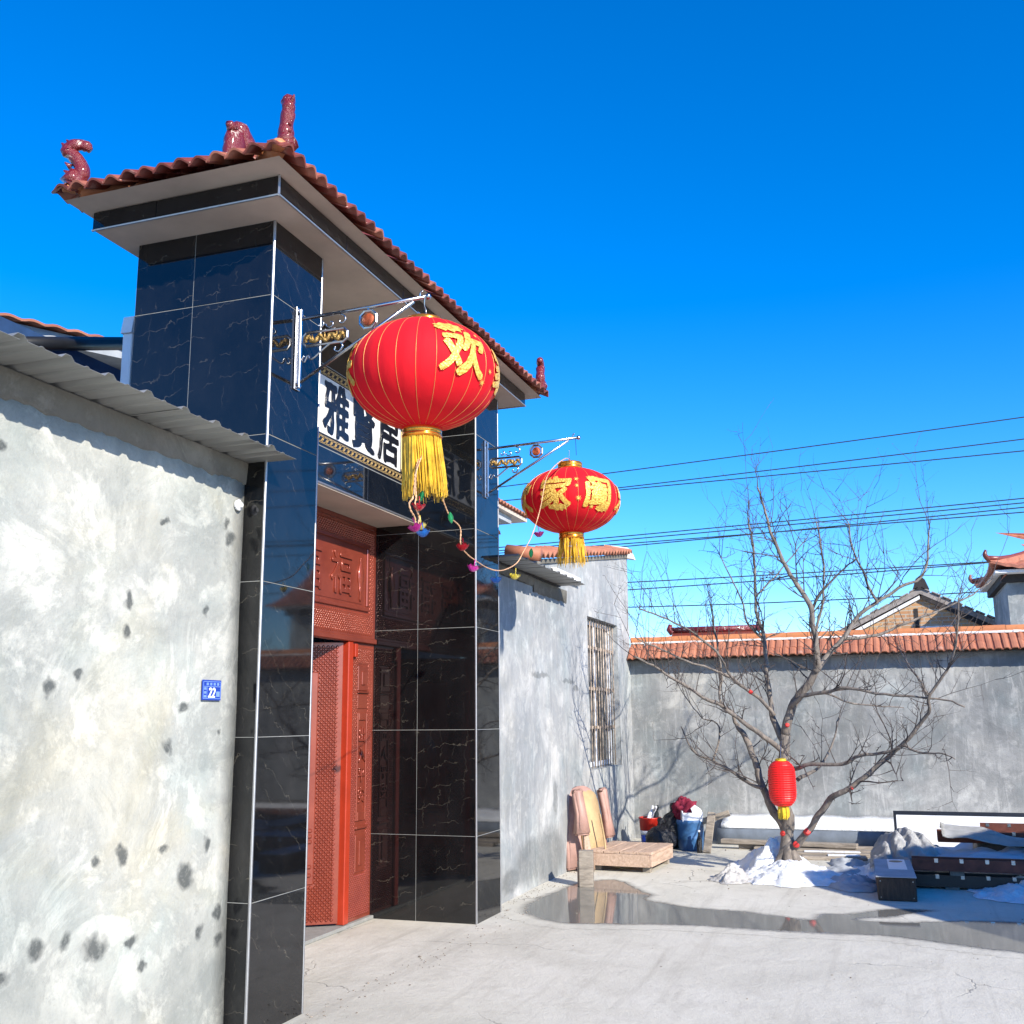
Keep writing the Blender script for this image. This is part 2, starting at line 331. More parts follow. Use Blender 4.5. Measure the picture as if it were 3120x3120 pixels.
def brickm():
    t = NT('yellow_brick'); tc = t.add('ShaderNodeTexCoord'); mp = t.add('ShaderNodeMapping'); t.con(tc.outputs['Object'], mp.inputs[0]); mp.inputs['Rotation'].default_value = (0, R_(90), R_(90))
    sx = t.add('ShaderNodeSeparateXYZ'); t.con(tc.outputs['Object'], sx.inputs[0]); cx = t.add('ShaderNodeCombineXYZ'); t.con(sx.outputs[1], cx.inputs[0]); t.con(sx.outputs[2], cx.inputs[1])
    b = t.add('ShaderNodeTexBrick'); t.con(cx.outputs[0], b.inputs['Vector']); b.inputs['Scale'].default_value = 1; b.inputs['Brick Width'].default_value = .26; b.inputs['Row Height'].default_value = .085
    b.inputs['Mortar Size'].default_value = .012; b.inputs['Color1'].default_value = (.50, .30, .15, 1); b.inputs['Color2'].default_value = (.40, .20, .095, 1); b.inputs['Mortar'].default_value = (.40, .35, .28, 1)
    n = t.noise(t.coord(False), 3, 6, .7)
    t.set(Base_Color=t.mix(t.math('MULTIPLY', t.math('SUBTRACT', n, .5), 2, clamp=True), b.outputs[0], (.25, .17, .12)), Roughness=.9); t.bump(b.outputs['Fac'], -.5, .02); return t.m
M['brick'] = brickm()
M['roof_far'] = simple('far_red_roof_tile', (.36, .13, .08), .6, var=.35, scale=6, per=False)
M['old_verge'] = simple('grey_old_verge_tile', (.26, .23, .21), .85, var=.4, scale=8, per=False)
M['timber_dark'] = simple('dark_timber', (.025, .02, .018), .8, var=.4)
M['blue_sheet'] = simple('blue_sheet_metal', (.03, .07, .17), .4, .2, var=.2)
M['cable'] = simple('black_cable', (.010, .016, .022), .6, bump=0)
M['cord'] = simple('twisted_orange_white_cord', (.62, .36, .20), .5, var=.35, scale=40, bump=0)
for k, c in dict(f_red=(.62, .02, .04), f_mag=(.55, .03, .32), f_blue=(.03, .22, .66), f_yel=(.72, .60, .08), f_green=(.01, .30, .10)).items():
    t = NT('translucent_' + k[2:] + '_plastic'); t.set(Base_Color=c, Roughness=.25, Transmission_Weight=.25); M[k] = t.m

# ------------------------------------------------------------------ object helpers
def obj(name, bm, mat, parent=None, loc=(0, 0, 0), rot=None, smooth=False, kind=None, label=None):
    """bm: BMesh or Mesh; coordinates relative to loc; loc is in the parent's frame."""
    if isinstance(bm, bmesh.types.BMesh):
        me = bpy.data.meshes.new(name); bm.to_mesh(me); bm.free()
    else: me = bm
    if mat is not None and not me.materials: me.materials.append(M[mat] if isinstance(mat, str) else mat)
    if smooth:
        for p in me.polygons: p.use_smooth = True
    o = bpy.data.objects.new(name, me); COL.objects.link(o)
    o.location = loc
    if rot: o.rotation_euler = rot
    if parent: o.parent = parent
    if kind: o['kind'] = kind
    if label: o['label'] = label
    return o
def tag(o, label, cat, group=None):
    o['label'] = label; o['category'] = cat
    if group: o['group'] = group
    return o
def thing(name, label, cat, loc=(0, 0, 0), rz=0, group=None):
    o = bpy.data.objects.new(name, None); COL.objects.link(o); o.location = loc; o.rotation_euler = (0, 0, rz); o.empty_display_size = .1
    return tag(o, label, cat, group)
def struct(o): o['kind'] = 'structure'; return o
def copy_tree(o, parent=None):
    c = o.copy(); COL.objects.link(c); c.parent = parent
    for ch in list(o.children): copy_tree(ch, c)
    return c
def B(): return bmesh.new()
def box(bm, a, b, bev=0.0, seg=1):
    x0, y0, z0 = a; x1, y1, z1 = b
    vs = [bm.verts.new(p) for p in ((x0, y0, z0), (x1, y0, z0), (x1, y1, z0), (x0, y1, z0), (x0, y0, z1), (x1, y0, z1), (x1, y1, z1), (x0, y1, z1))]
    fs = [bm.faces.new([vs[i] for i in f]) for f in ((3, 2, 1, 0), (4, 5, 6, 7), (0, 1, 5, 4), (1, 2, 6, 5), (2, 3, 7, 6), (3, 0, 4, 7))]
    if bev:
        es = list({e for f in fs for e in f.edges})
        bmesh.ops.bevel(bm, geom=es, offset=bev, segments=seg, affect='EDGES', profile=.7)
    return bm
def boxm(a, b, bev=0.0, seg=1): return box(B(), a, b, bev, seg)
def cbox(dx, dy, dz, bev=0.0, seg=1): return boxm((-dx / 2, -dy / 2, -dz / 2), (dx / 2, dy / 2, dz / 2), bev, seg)
def prism(bm, pts, axis, a, b):
    """extrude a 2-D outline (list of (u,v)) along axis between a and b; axis 'x': (u,v)=(y,z); 'y': (x,z); 'z': (x,y)"""
    def P(u, v, w): return {'x': (w, u, v), 'y': (u, w, v), 'z': (u, v, w)}[axis]
    v0 = [bm.verts.new(P(u, v, a)) for u, v in pts]; v1 = [bm.verts.new(P(u, v, b)) for u, v in pts]
    n = len(pts)
    bm.faces.new(v0[::-1]); bm.faces.new(v1)
    for i in range(n): bm.faces.new((v0[i], v0[(i + 1) % n], v1[(i + 1) % n], v1[i]))
    bmesh.ops.recalc_face_normals(bm, faces=bm.faces[:]); return bm
def tube(bm, pts, rad, sides=8, cap=True, closed=False):
    pts = [Vector(p) for p in pts]; n = len(pts)
    if not hasattr(rad, '__len__'): rad = [rad] * n
    rings = []; t_prev = None; nrm = None
    for i, p in enumerate(pts):
        if closed: t = (pts[(i + 1) % n] - pts[i - 1])
        else: t = (pts[min(i + 1, n - 1)] - pts[max(i - 1, 0)])
        t = t.normalized() if t.length > 1e-9 else Vector((0, 0, 1))
        if nrm is None:
            nrm = t.orthogonal().normalized()
        else:
            nrm = (nrm - t * nrm.dot(t)); nrm = nrm.normalized() if nrm.length > 1e-6 else t.orthogonal().normalized()
        bn = t.cross(nrm)
        rings.append([bm.verts.new(p + (nrm * math.cos(2 * math.pi * k / sides) + bn * math.sin(2 * math.pi * k / sides)) * rad[i]) for k in range(sides)])
    m = n if closed else n - 1
    for i in range(m):
        a, b = rings[i], rings[(i + 1) % n]
        for k in range(sides): bm.faces.new((a[k], a[(k + 1) % sides], b[(k + 1) % sides], b[k]))
    if cap and not closed:
        bm.faces.new(rings[0][::-1]); bm.faces.new(rings[-1])
    return bm
def lathe(bm, prof, seg=32, cap=True):
    rings = [[bm.verts.new((r * math.cos(2 * math.pi * k / seg), r * math.sin(2 * math.pi * k / seg), z)) for k in range(seg)] for r, z in prof]
    for a, b in zip(rings, rings[1:]):
        for k in range(seg): bm.faces.new((a[k], a[(k + 1) % seg], b[(k + 1) % seg], b[k]))
    if cap: bm.faces.new(rings[0][::-1]); bm.faces.new(rings[-1])
    return bm
def smooth_path(pts, k=6):
    pts = [Vector(p) for p in pts]; out = []
    P = [pts[0] * 2 - pts[1]] + pts + [pts[-1] * 2 - pts[-2]]
    for i in range(1, len(P) - 2):
        for j in range(k):
            t = j / k; a, b, c, d = P[i - 1], P[i], P[i + 1], P[i + 2]
            out.append(.5 * ((2 * b) + (c - a) * t + (2 * a - 5 * b + 4 * c - d) * t * t + (3 * b - a - 3 * c + d) * t ** 3))
    out.append(pts[-1]); return out
def text_mesh(s, size, extrude=.004, offset=0.0, maxedge=None):
    bold, offset = offset, 0.0
    cu = bpy.data.curves.new('lettering', 'FONT'); cu.body = s; cu.size = size; cu.extrude = extrude; cu.offset = offset
    cu.align_x = 'CENTER'; cu.align_y = 'CENTER'; cu.resolution_u = 3
    o = bpy.data.objects.new('lettering_tmp', cu); COL.objects.link(o)
    dg = bpy.context.evaluated_depsgraph_get()
    me = bpy.data.meshes.new_from_object(o.evaluated_get(dg)); bpy.data.objects.remove(o); bpy.data.curves.remove(cu)
    bm = B(); bm.from_mesh(me); bpy.data.meshes.remove(me)
    bmesh.ops.remove_doubles(bm, verts=bm.verts[:], dist=1e-5)
    if bm.verts:
        xs = [v.co.x for v in bm.verts]; ys = [v.co.y for v in bm.verts]
        cx, cy = (min(xs) + max(xs)) / 2, (min(ys) + max(ys)) / 2
        for v in bm.verts: v.co.x -= cx; v.co.y -= cy
    if bold:
        me0 = bpy.data.meshes.new('tmp'); bm.to_mesh(me0)
        for k, a in enumerate((0, 1.05, 2.09, 3.14, 4.19, 5.24)):
            n0 = len(bm.verts); bm.from_mesh(me0); bm.verts.ensure_lookup_table()
            for v in bm.verts[n0:]: v.co += Vector((math.cos(a) * bold, math.sin(a) * bold, .00035 * (k + 1)))
        bpy.data.meshes.remove(me0)
    if maxedge:
        for _ in range(4):
            es = [e for e in bm.edges if e.calc_length() > maxedge]
            if not es: break
            bmesh.ops.subdivide_edges(bm, edges=es, cuts=1); bmesh.ops.triangulate(bm, faces=bm.faces[:])
    return bm
def fbm(p, sc=1.0): return mnoise.fractal(Vector(p) * sc, 1.0, 2.0, 4)

# ------------------------------------------------------------------ ground, puddle, snow on the ground
bm = B(); S = 700
vs = [bm.verts.new(p) for p in ((-S, -S, 0), (S, -S, 0), (S, S, 0), (-S, S, 0))]; bm.faces.new(vs)
struct(obj('ground', bm, 'ground'))

PUD = [(8.42, 2.87), (8.9, 2.95), (9.4, 2.92), (10.0, 2.85), (10.32, 2.58), (9.75, 2.2), (9.52, 2.06), (9.3, 2.05), (9.03, 1.64), (8.93, 1.11), (8.74, .66), (9.00, .60), (9.10, .35), (9.38, .10), (9.42, -.25), (9.28, -.12), (9.02, .12), (8.86, .34),
       (8.80, .10), (8.92, -.25), (9.05, -.60), (8.98, -1.2), (8.2, -1.5), (7.95, -.9), (8.12, -.30), (8.28, .05), (8.26, .40), (8.23, .8), (8.27, 1.51), (8.16, 2.09), (8.10, 2.48)]
def seg_dist(px, py, poly):
    best = 9; ins = False; n = len(poly)
    for i in range(n):
        ax, ay = poly[i]; bx_, by_ = poly[(i + 1) % n]; dx, dy = bx_ - ax, by_ - ay
        tt = max(0, min(1, ((px - ax) * dx + (py - ay) * dy) / (dx * dx + dy * dy + 1e-12))); best = min(best, math.hypot(px - ax - dx * tt, py - ay - dy * tt))
        if (ay > py) != (by_ > py) and px < (bx_ - ax) * (py - ay) / (by_ - ay + 1e-12) + ax: ins = not ins
    return best if ins else -best
PUDS = [(p.x, p.y) for p in smooth_path([(x, y, 0) for x, y in PUD + PUD[:1]], 3)[:-1]]
bm = B(); lay_w = bm.verts.layers.float.new('wet'); grid = {}; ST = .045
for i in range(int(3.4 / ST) + 1):
    for j in range(int(5.2 / ST) + 1):
        x, y = 7.5 + i * ST, -2.0 + j * ST; d = seg_dist(x, y, PUDS)
        if d > -.24 and y < 3.16: v = bm.verts.new((x, y, .0012)); v[lay_w] = max(0, min(1, d + .16)); grid[i, j] = v
for (i, j), v in grid.items():
    q = [grid.get(k) for k in ((i, j), (i + 1, j), (i + 1, j + 1), (i, j + 1))]
    if all(q): bm.faces.new(q)
for v in [v for v in bm.verts if not v.link_faces]: bm.verts.remove(v)
struct(obj('puddle', bm, 'ground'))

def mound(name, cx, cy, rx, ry, h, mat, seed=0, kind='stuff', rough=.22, peak=1.6, n=34, m=72):
    bm = B(); rings = []
    for i in range(n + 1):
        u = i / n; ring = []
        for k in range(m):
            a = 2 * math.pi * k / m
            edge = 1 + .28 * mnoise.noise(Vector((math.cos(a) * 1.7 + seed, math.sin(a) * 1.7, 2))) + .10 * mnoise.noise(Vector((math.cos(a) * 6 + seed, math.sin(a) * 6, 5)))
            x, y = math.cos(a) * rx * u * edge, math.sin(a) * ry * u * edge
            z = h * (1 - u ** 1.45) ** (peak + .35) * (1 + .2 * fbm((x * 3 + seed, y * 3, 1)))
            if 0 < i < n: z += rough * h * .5 * (fbm((x * 7 + seed, y * 7, 3))) * (1 - u) ** .5 + .020 * fbm((x * 17, y * 17, seed)) + .030 * abs(fbm((x * 5 + 3, y * 5, seed + 2)))
            ring.append(bm.verts.new((x, y, max(.0, z) + .002 if i < n else .001)))
        rings.append(ring)
    for a, b in zip(rings, rings[1:]):
        for k in range(m): bm.faces.new((a[k], b[k], b[(k + 1) % m], a[(k + 1) % m]))
    bmesh.ops.remove_doubles(bm, verts=rings[0], dist=.01)
    return obj(name, bm, mat, None, (cx, cy, .003), smooth=True, kind=kind)
TB = Vector((11.15, 1.06, 0))                                            # foot of the tree
tag(mound('snow_pile', 10.86, .98, .62, .52, .15, 'snow', 2, peak=1.0), 'bright white snow apron in front of the bare tree foot', 'snow')
tag(mound('snow_heap', 11.36, 1.16, .55, .46, .29, 'snow', 6, peak=1.3), 'taller white snow heap behind the bare tree trunk', 'snow')
tag(mound('snow_clump', 10.62, 1.50, .28, .22, .13, 'snow_dirty', 5, rough=.7), 'small dirty snow lump left of the tree snow pile', 'snow')
tag(mound('snow_patch', 11.35, .15, .55, .30, .10, 'snow', 8, rough=.6), 'shaded snow patch between the tree and the timber post', 'snow')
tag(mound('snow_patch', 10.55, -1.15, .75, .60, .10, 'snow', 11, rough=.7), 'lumpy shaded snow under the nearest steel channel', 'snow')

# ------------------------------------------------------------------ gatehouse
YF = 3.043
gate = thing('gatehouse', 'gatehouse clad in glossy black veined tiles with red tiled roof', 'gate', (6.5625, 3.5, 0))
GX, GY = 6.5625, 3.5
def gl(x, y, z): return (x - GX, y - GY, z)
ZJ = [0.0, .642, 1.450, 2.255, 3.056, 3.857, 4.30]
TH = .009
WLOC = {}
def core(name, a, b, mat='grout', parent=gate):
    c = Vector([(p + q) / 2 for p, q in zip(a, b)]); d = [abs(q - p) for p, q in zip(a, b)]
    o = obj(name, cbox(*d), mat, parent, c - Vector((GX, GY, 0))); WLOC[o.name] = c; return o
def add_tile(par, c, d, mat='tile', name='tile', bev=.0012):
    j = .0016
    o = obj(name, cbox(*d, bev), mat, par, Vector(c) - WLOC[par.name], rot=(rnd.uniform(-j, j), rnd.uniform(-j, j), rnd.uniform(-j, j)))
    return o
G = .0019                                                                # half joint
def face_tiles(par, axis, val, us, zs, side):
    """tiles on a plane axis=val; us = breaks along the other horizontal axis; side = outward sign"""
    for u0, u1 in zip(us, us[1:]):
        for z0, z1 in zip(zs, zs[1:]):
            du, dz = u1 - u0 - 2 * G, z1 - z0 - 2 * G
            cu, cz = (u0 + u1) / 2, (z0 + z1) / 2
            if axis == 'y': add_tile(par, (cu, val - side * TH / 2, cz), (du, TH, dz))
            else: add_tile(par, (val - side * TH / 2, cu, cz), (TH, du, dz))
def trim_v(par, x, y, z0, z1, w=.018):
    c = Vector((x, y, (z0 + z1) / 2)); obj('corner_trim', cbox(w, w, z1 - z0, .004), 'trim', par, c - WLOC[par.name])
XL0, XL1, XR0, XR1 = 4.738, 5.280, 7.845, 8.387
YB = 3.97
for (x0, x1) in ((XL0, XL1), (XR0, XR1)):
    p = core('pillar', (x0 + .002, YF + .002, 0), (x1 - .002, YB, 4.2995))
    face_tiles(p, 'y', YF, [x0 + .008, x1 - .008], ZJ, -1)
    ys = [YF + .008, 3.57, YB] if x0 == XL0 else [YF + .008, 3.552, YB]
    face_tiles(p, 'x', x0, ys, ZJ, -1)
    face_tiles(p, 'x', x1, [YF + .008, 3.552, YB], ZJ, 1)
    for xx, sx in ((x0, 1), (x1, -1)): trim_v(p, xx + sx * .004, YF + .004, .0, 4.299, .015)
# lintel
YL = 3.557
lin = core('lintel', (XL1 + .001, YL + .002, 3.135), (XR0 - .001, 3.94, 4.298))
face_tiles(lin, 'y', YL, [XL1 + .004, 6.16, 6.927, XR0 - .004], [3.14, 3.398], -1)
face_tiles(lin, 'y', YL, [XL1 + .004, 6.16, 6.927, XR0 - .004], [3.998, 4.296], -1)
face_tiles(lin, 'y', YL, [XL1 + .004, 5.425], [3.402, 3.994], -1); face_tiles(lin, 'y', YL, [7.70, XR0 - .004], [3.402, 3.994], -1)
obj('edge_trim', cbox(XR0 - XL1 - .02, .012, .014, .003), 'trim', lin, Vector((GX, YL - .003, 3.137)) - WLOC[lin.name])
obj('soffit', cbox(XR0 - XL1 - .006, 3.935 - YL - .004, .012), 'render_paint', lin, Vector((GX, (3.935 + YL) / 2, 3.128)) - WLOC[lin.name])
# plaque with lettering
plq = core('plaque', (5.43, YL - .001, 3.404), (7.695, YL + .0015, 3.992), 'ink')
def on_front(bm, c, par, name, mat, y):
    """stand an x-y drawing up on the plane y (facing -y)"""
    for v in bm.verts: v.co = Vector((v.co.x, -v.co.z, v.co.y))
    return obj(name, bm, mat, par, Vector((c[0], y, c[1])) - WLOC[par.name])
obj('white_panel', cbox(7.472 - 5.653, .006, .418, .001), 'plaque', plq, Vector(((7.472 + 5.653) / 2, YL - .0045, 3.70)) - WLOC[plq.name])
CH = [('雅', 6.40), ('賢', 6.825), ('居', 7.245)]
for ch, x in CH:
    b = text_mesh(ch, .395, .002, .012, .03)
    for v in b.verts:
        n = Vector((v.co.x * 14 + x * 3, v.co.y * 14, 0)); v.co.x = v.co.x * .98 + mnoise.noise(n) * .013; v.co.y = v.co.y * 1.04 + mnoise.noise(n + Vector((5, 5, 5))) * .013
    on_front(b, (x, 3.70), plq, 'lettering', 'ink', YL - .0095)
for i, ch in enumerate('萬事如意'):
    on_front(text_mesh(ch, .078, .001, .0012), (7.585, 3.838 - i * .095), plq, 'lettering', 'gold_line', YL - .003)
def rect_line(x0, x1, z0, z1, w, ch=.02):
    pts = [(x0 + ch, z0), (x1 - ch, z0), (x1, z0 + ch), (x1, z1 - ch), (x1 - ch, z1), (x0 + ch, z1), (x0, z1 - ch), (x0, z0 + ch)]
    return tube(B(), [(x, 0, z) for x, z in pts], w, 4, closed=True)
for (x0, x1) in ((7.50, 7.675), (5.455, 5.63)):
    obj('gold_line', rect_line(x0, x1, 3.50, 3.905, .003), 'gold_line', plq, Vector((0, YL - .003, 0)) - WLOC[plq.name])
bm = B()
for zc in (3.449, 3.949):
    x = 5.475
    while x < 7.66:
        pts = []
        for k in range(15):
            t = k / 14
            u = [-.034, -.030, -.012, .010, .018, .008, -.006, -.002, .006, -.008, -.018, -.010, .012, .030, .034][k]
            w = [.016, .019, .0195, .018, .008, -.004, .004, .010, -.010, -.004, -.008, -.018, -.0195, -.019, -.016][k]
            pts.append((x + u, 0, zc + w))
        tube(bm, pts, .0026, 4); x += .0625
for zc in (3.422, 3.476, 3.922, 3.976): tube(bm, [(5.44, 0, zc), (7.685, 0, zc)], .0018, 4)
obj('meander_border', bm, 'gold_line', plq, Vector((0, YL - .003, 0)) - WLOC[plq.name], kind='stuff')

# main soffit slab, tiled band, upper slab
sof = core('soffit_slab', (4.500, 2.877, 4.300), (8.625, 4.085, 4.412), 'render_paint')
BX0, BX1, BY0, BY1 = 4.488, 8.637, 2.867, 4.095
bx = [BX0 + .004, 5.25, 6.05, 6.85, 7.65, BX1 - .004]
for u0, u1 in zip(bx, bx[1:]): add_tile(sof, ((u0 + u1) / 2, BY0 + TH / 2, 4.356), (u1 - u0 - 2 * G, TH, .106))
for xx, sx in ((BX0, 1), (BX1, -1)):
    for u0, u1 in ((BY0 + .004, 3.66), (3.66, BY1)): add_tile(sof, (xx + sx * TH / 2, (u0 + u1) / 2, 4.356), (TH, u1 - u0 - 2 * G, .106))
for (a, b) in (((BX0, BY0, 4.300), (BX1, BY0, 4.300)), ((BX0, BY0, 4.300), (BX0, BY1, 4.300)), ((BX1, BY0, 4.300), (BX1, BY1, 4.300)), ((BX0, BY0, 4.301), (BX0, BY0, 4.411))):
    obj('edge_trim', tube(B(), [Vector(a), Vector(b)], .007, 6), 'trim', sof, -WLOC[sof.name])
SX0, SX1, SY0, SY1 = 4.318, 8.807, 2.765, 4.150
bm = B(); lo_ = [bm.verts.new(p) for p in ((SX0, SY0, 4.414), (SX1, SY0, 4.414), (SX1, SY1, 4.414), (SX0, SY1, 4.414))]
IN = .14; hi_ = [bm.verts.new(p) for p in ((SX0 + IN, SY0 + IN, 4.468), (SX1 - IN, SY0 + IN, 4.468), (SX1 - IN, SY1 - IN, 4.468), (SX0 + IN, SY1 - IN, 4.468))]
bm.faces.new(lo_[::-1]); bm.faces.new(hi_)
for k in range(4): bm.faces.new((lo_[k], lo_[(k + 1) % 4], hi_[(k + 1) % 4], hi_[k]))
slab = obj('roof_slab', bm, 'render_paint', gate, (-GX, -GY, 0))
# hip roof with separate barrel tiles
RZ = 4.428; EOV = .045
hx0, hx1, hy0, hy1 = SX0 - EOV, SX1 + EOV, SY0 - EOV, SY1 + EOV
cyr = (hy0 + hy1) / 2; half = (hy1 - hy0) / 2; rise = .37; slope = rise / half
bm = B()
a = [bm.verts.new(p) for p in ((SX0 + .05, SY0 + .05, 4.445), (SX1 - .05, SY0 + .05, 4.445), (SX1 - .05, SY1 - .05, 4.445), (SX0 + .05, SY1 - .05, 4.445))]
r1 = bm.verts.new((hx0 + half, cyr, RZ + rise - .02)); r2_ = bm.verts.new((hx1 - half, cyr, RZ + rise - .02))
for f in ((a[0], a[1], r2_, r1), (a[1], a[2], r2_), (a[2], a[3], r1, r2_), (a[3], a[0], r1), ): bm.faces.new(f)
roof = obj('roof', bm, 'clay_dark', gate, (-GX, -GY, 0)); WLOC[roof.name] = Vector((0, 0, 0))
PIT = .118
def barrel(w, L, h, th=.012, n=7):
    """S tile lying along +y (uphill), origin at the eave end middle"""
    bm = B(); prof = []
    for i in range(n * 2 + 1):
        t = i / (n * 2); u = (t - .5) * w * 1.06
        prof.append((u, h * (.5 - .5 * math.cos(2 * math.pi * t)) ** .8))
    def ring(y, dz): return [bm.verts.new((u, y, v + dz)) for u, v in prof]
    tp0, tp1, bt0, bt1 = ring(0, th), ring(L, th * .6), ring(0, 0), ring(L, 0)
    k = len(prof)
    for i in range(k - 1):
        bm.faces.new((tp0[i], tp0[i + 1], tp1[i + 1], tp1[i])); bm.faces.new((bt0[i + 1], bt0[i], bt1[i], bt1[i + 1])); bm.faces.new((bt0[i], bt0[i + 1], tp0[i + 1], tp0[i]))
    bm.faces.new((tp0[0], tp1[0], bt1[0], bt0[0])); bm.faces.new((tp0[-1], bt0[-1], bt1[-1], tp1[-1]))
    me = bpy.data.meshes.new('tile'); bm.to_mesh(me); bm.free()
    for p in me.polygons: p.use_smooth = len(p.vertices) == 4 and abs(p.normal.y) < .5
    me.materials.append(M['clay_dark']); return me
tl = barrel(PIT, .27, .036, .012, 4)
ang = math.atan(slope)
def lay(x0, x1, y_e, rz, rows=3):
    """one roof plane: local u along the eave, v uphill"""
    n = int(round((x1 - x0) / PIT)); 
    for r in range(rows):
        v = r * .225
        for i in range(n):
            u = (i + .5) * (x1 - x0) / n
            if u - .05 < v + (.05 if r else .0) or (x1 - x0) - u - .05 < v + (.05 if r else .0): continue
            yield u, v
def roof_plane(org, rz, length):
    m = Matrix.Rotation(rz, 3, 'Z')
    for u, v in lay(0, length, 0, rz):
        p = Vector(org) + m @ Vector((u, v, 0)); p.z = RZ + v * slope + .004
        k = min(1, (min(u, length - u) - v + .045) / .27)
        o = obj('roof_tile', tl, None, roof, p + Vector((rnd.uniform(-.003, .003), rnd.uniform(-.003, .003), rnd.uniform(-.002, .009))), rot=(ang + rnd.uniform(-.05, .05), rnd.uniform(-.09, .09), rz + rnd.uniform(-.03, .03)))
        o.scale = (1, max(.25, k), 1)
roof_plane((hx0, hy0, 0), 0, hx1 - hx0)
roof_plane((hx0, hy1, 0), -math.pi / 2, hy1 - hy0)
roof_plane((hx1, hy0, 0), math.pi / 2, hy1 - hy0)
roof_plane((hx1, hy1, 0), math.pi, hx1 - hx0)
# ridge and hip caps
obj('ridge_cap', tube(B(), smooth_path([(hx0 + half, cyr, RZ + rise + .01), ((hx0 + hx1) / 2, cyr, RZ + rise), (hx1 - half, cyr, RZ + rise + .01)], 8), .055, 10), 'clay_dark', roof, smooth=True)
for sx, xx in ((1, hx0), (-1, hx1)):
    for sy, yy in ((1, hy0), (-1, hy1)):
        obj('hip_cap', tube(B(), [(xx + sx * .10, yy + sy * .10, RZ + .05), (xx + sx * half, yy + sy * half, RZ + rise + .015)], .048, 10), 'clay_cap', roof, smooth=True)
def horn(flip=1, tall=1.0, bend=1.0):
    bm = B()
    path = smooth_path([(0, 0, -.02), (.035 * bend, 0, .045), (.035 * bend, 0, .11), (.0, 0, .18), (-.02 * bend, 0, .235 * tall), (.0, 0, .275 * tall), (.04 * bend, 0, .285 * tall), (.06 * bend, 0, .255 * tall)], 4)
    n = len(path); tube(bm, path, [(.050 - .020 * (i / n) ** .6) * (1 + .07 * math.sin(i * 1.3)) * (.7 if i > n - 3 else 1) for i in range(n)], 10)
    tube(bm, [(-.01, 0, .24 * tall), (-.05, 0, .275 * tall), (-.06, 0, .29 * tall)], [.017, .012, .004], 6)
    tube(bm, [(.02, 0, .15), (-.025, 0, .165), (-.035, 0, .18)], [.016, .012, .004], 6)
    tube(bm, [(-.0, .0, .0), (.03, 0, .07)], [.062, .040], 10)
    for k in range(5): tube(bm, [(-.005, 0, .06 + k * .045), (-.040, 0, .085 + k * .045)], [.018, .004], 6)
    for v in bm.verts:
        v.co += Vector((fbm(v.co * 18), fbm(v.co * 18 + Vector((3, 1, 2))), fbm(v.co * 18 + Vector((7, 5, 1))))) * .006; v.co.x *= flip
    return bm
def corner_saddle():
    bm = B(); tube(bm, smooth_path([(-.012, 0, .0), (.01, 0, .0), (.07, 0, .015), (.17, 0, .055)], 4), [.008, .022, .030, .034, .036, .037, .038, .038, .037, .036, .034, .030, .024], 12)
    for v in bm.verts: v.co.z = v.co.z * .62; v.co += Vector((0, 0, .008 * fbm(v.co * 20)))
    return bm
d45 = R_(45)
for (cx, cy, rz, hrz, mode) in ((hx0 + .03, hy0 + .03, d45, R_(60), 0), (hx0 + .03, hy1 - .05, -d45, R_(-60), 1), (hx1 - .03, hy0 + .03, R_(135), R_(15), 2), (hx1 - .03, hy1 - .03, R_(-135), R_(-135), 1)):
    s = obj('corner_saddle', corner_saddle(), 'clay_cap', roof, (cx, cy, RZ + .055), rot=(0, 0, rz), smooth=True)
    hb = horn(1, .92 if mode == 0 else .85, .45 if mode == 0 else (1.5 if mode == 1 else -1.3))
    obj('finial', hb, 'glaze', s, (.07 if mode == 0 else .03, -.05 if mode == 0 else 0, .03), rot=(0, 0, hrz - rz), smooth=True)
def ridge_beast(sgn):
    bm = B()
    tube(bm, smooth_path([(.12, 0, -.06), (.10, 0, .04), (.02, 0, .10), (-.03, 0, .19), (-.045, 0, .25)], 4), [.05, .06, .066, .068, .07, .07, .068, .066, .064, .062, .06, .058, .055, .05, .045, .04, .02][:17], 10)
    tube(bm, smooth_path([(-.06, 0, -.08), (-.075, 0, .02), (-.07, 0, .12), (-.05, 0, .2)], 4), [.05, .052, .055, .055, .055, .052, .05, .05, .05, .045, .04, .035, .02], 10)
    tube(bm, [(-.09, 0, .17), (-.115, 0, .19), (-.12, 0, .175)], [.03, .022, .01], 8)
    tube(bm, [(.10, 0, .05), (.16, 0, .06), (.20, 0, .0), (.21, 0, -.06)], [.04, .045, .04, .03], 8)
    for k in range(4): tube(bm, [(-.02 + k * .035, 0, .22 - k * .045), (.03 + k * .04, 0, .24 - k * .05)], [.02, .006], 6)
    for v in bm.verts:
        v.co += Vector((fbm(v.co * 14), fbm(v.co * 14 + Vector((3, 1, 2))), fbm(v.co * 14 + Vector((7, 5, 1))))) * .010; v.co.x *= sgn * 1.55; v.co.y *= 1.15
    return bm
obj('ridge_beast', ridge_beast(1), 'glaze', roof, (5.02, cyr, 4.86), smooth=True)
obj('ridge_beast', ridge_beast(-1), 'glaze', roof, (8.145, cyr, 4.90), smooth=True)

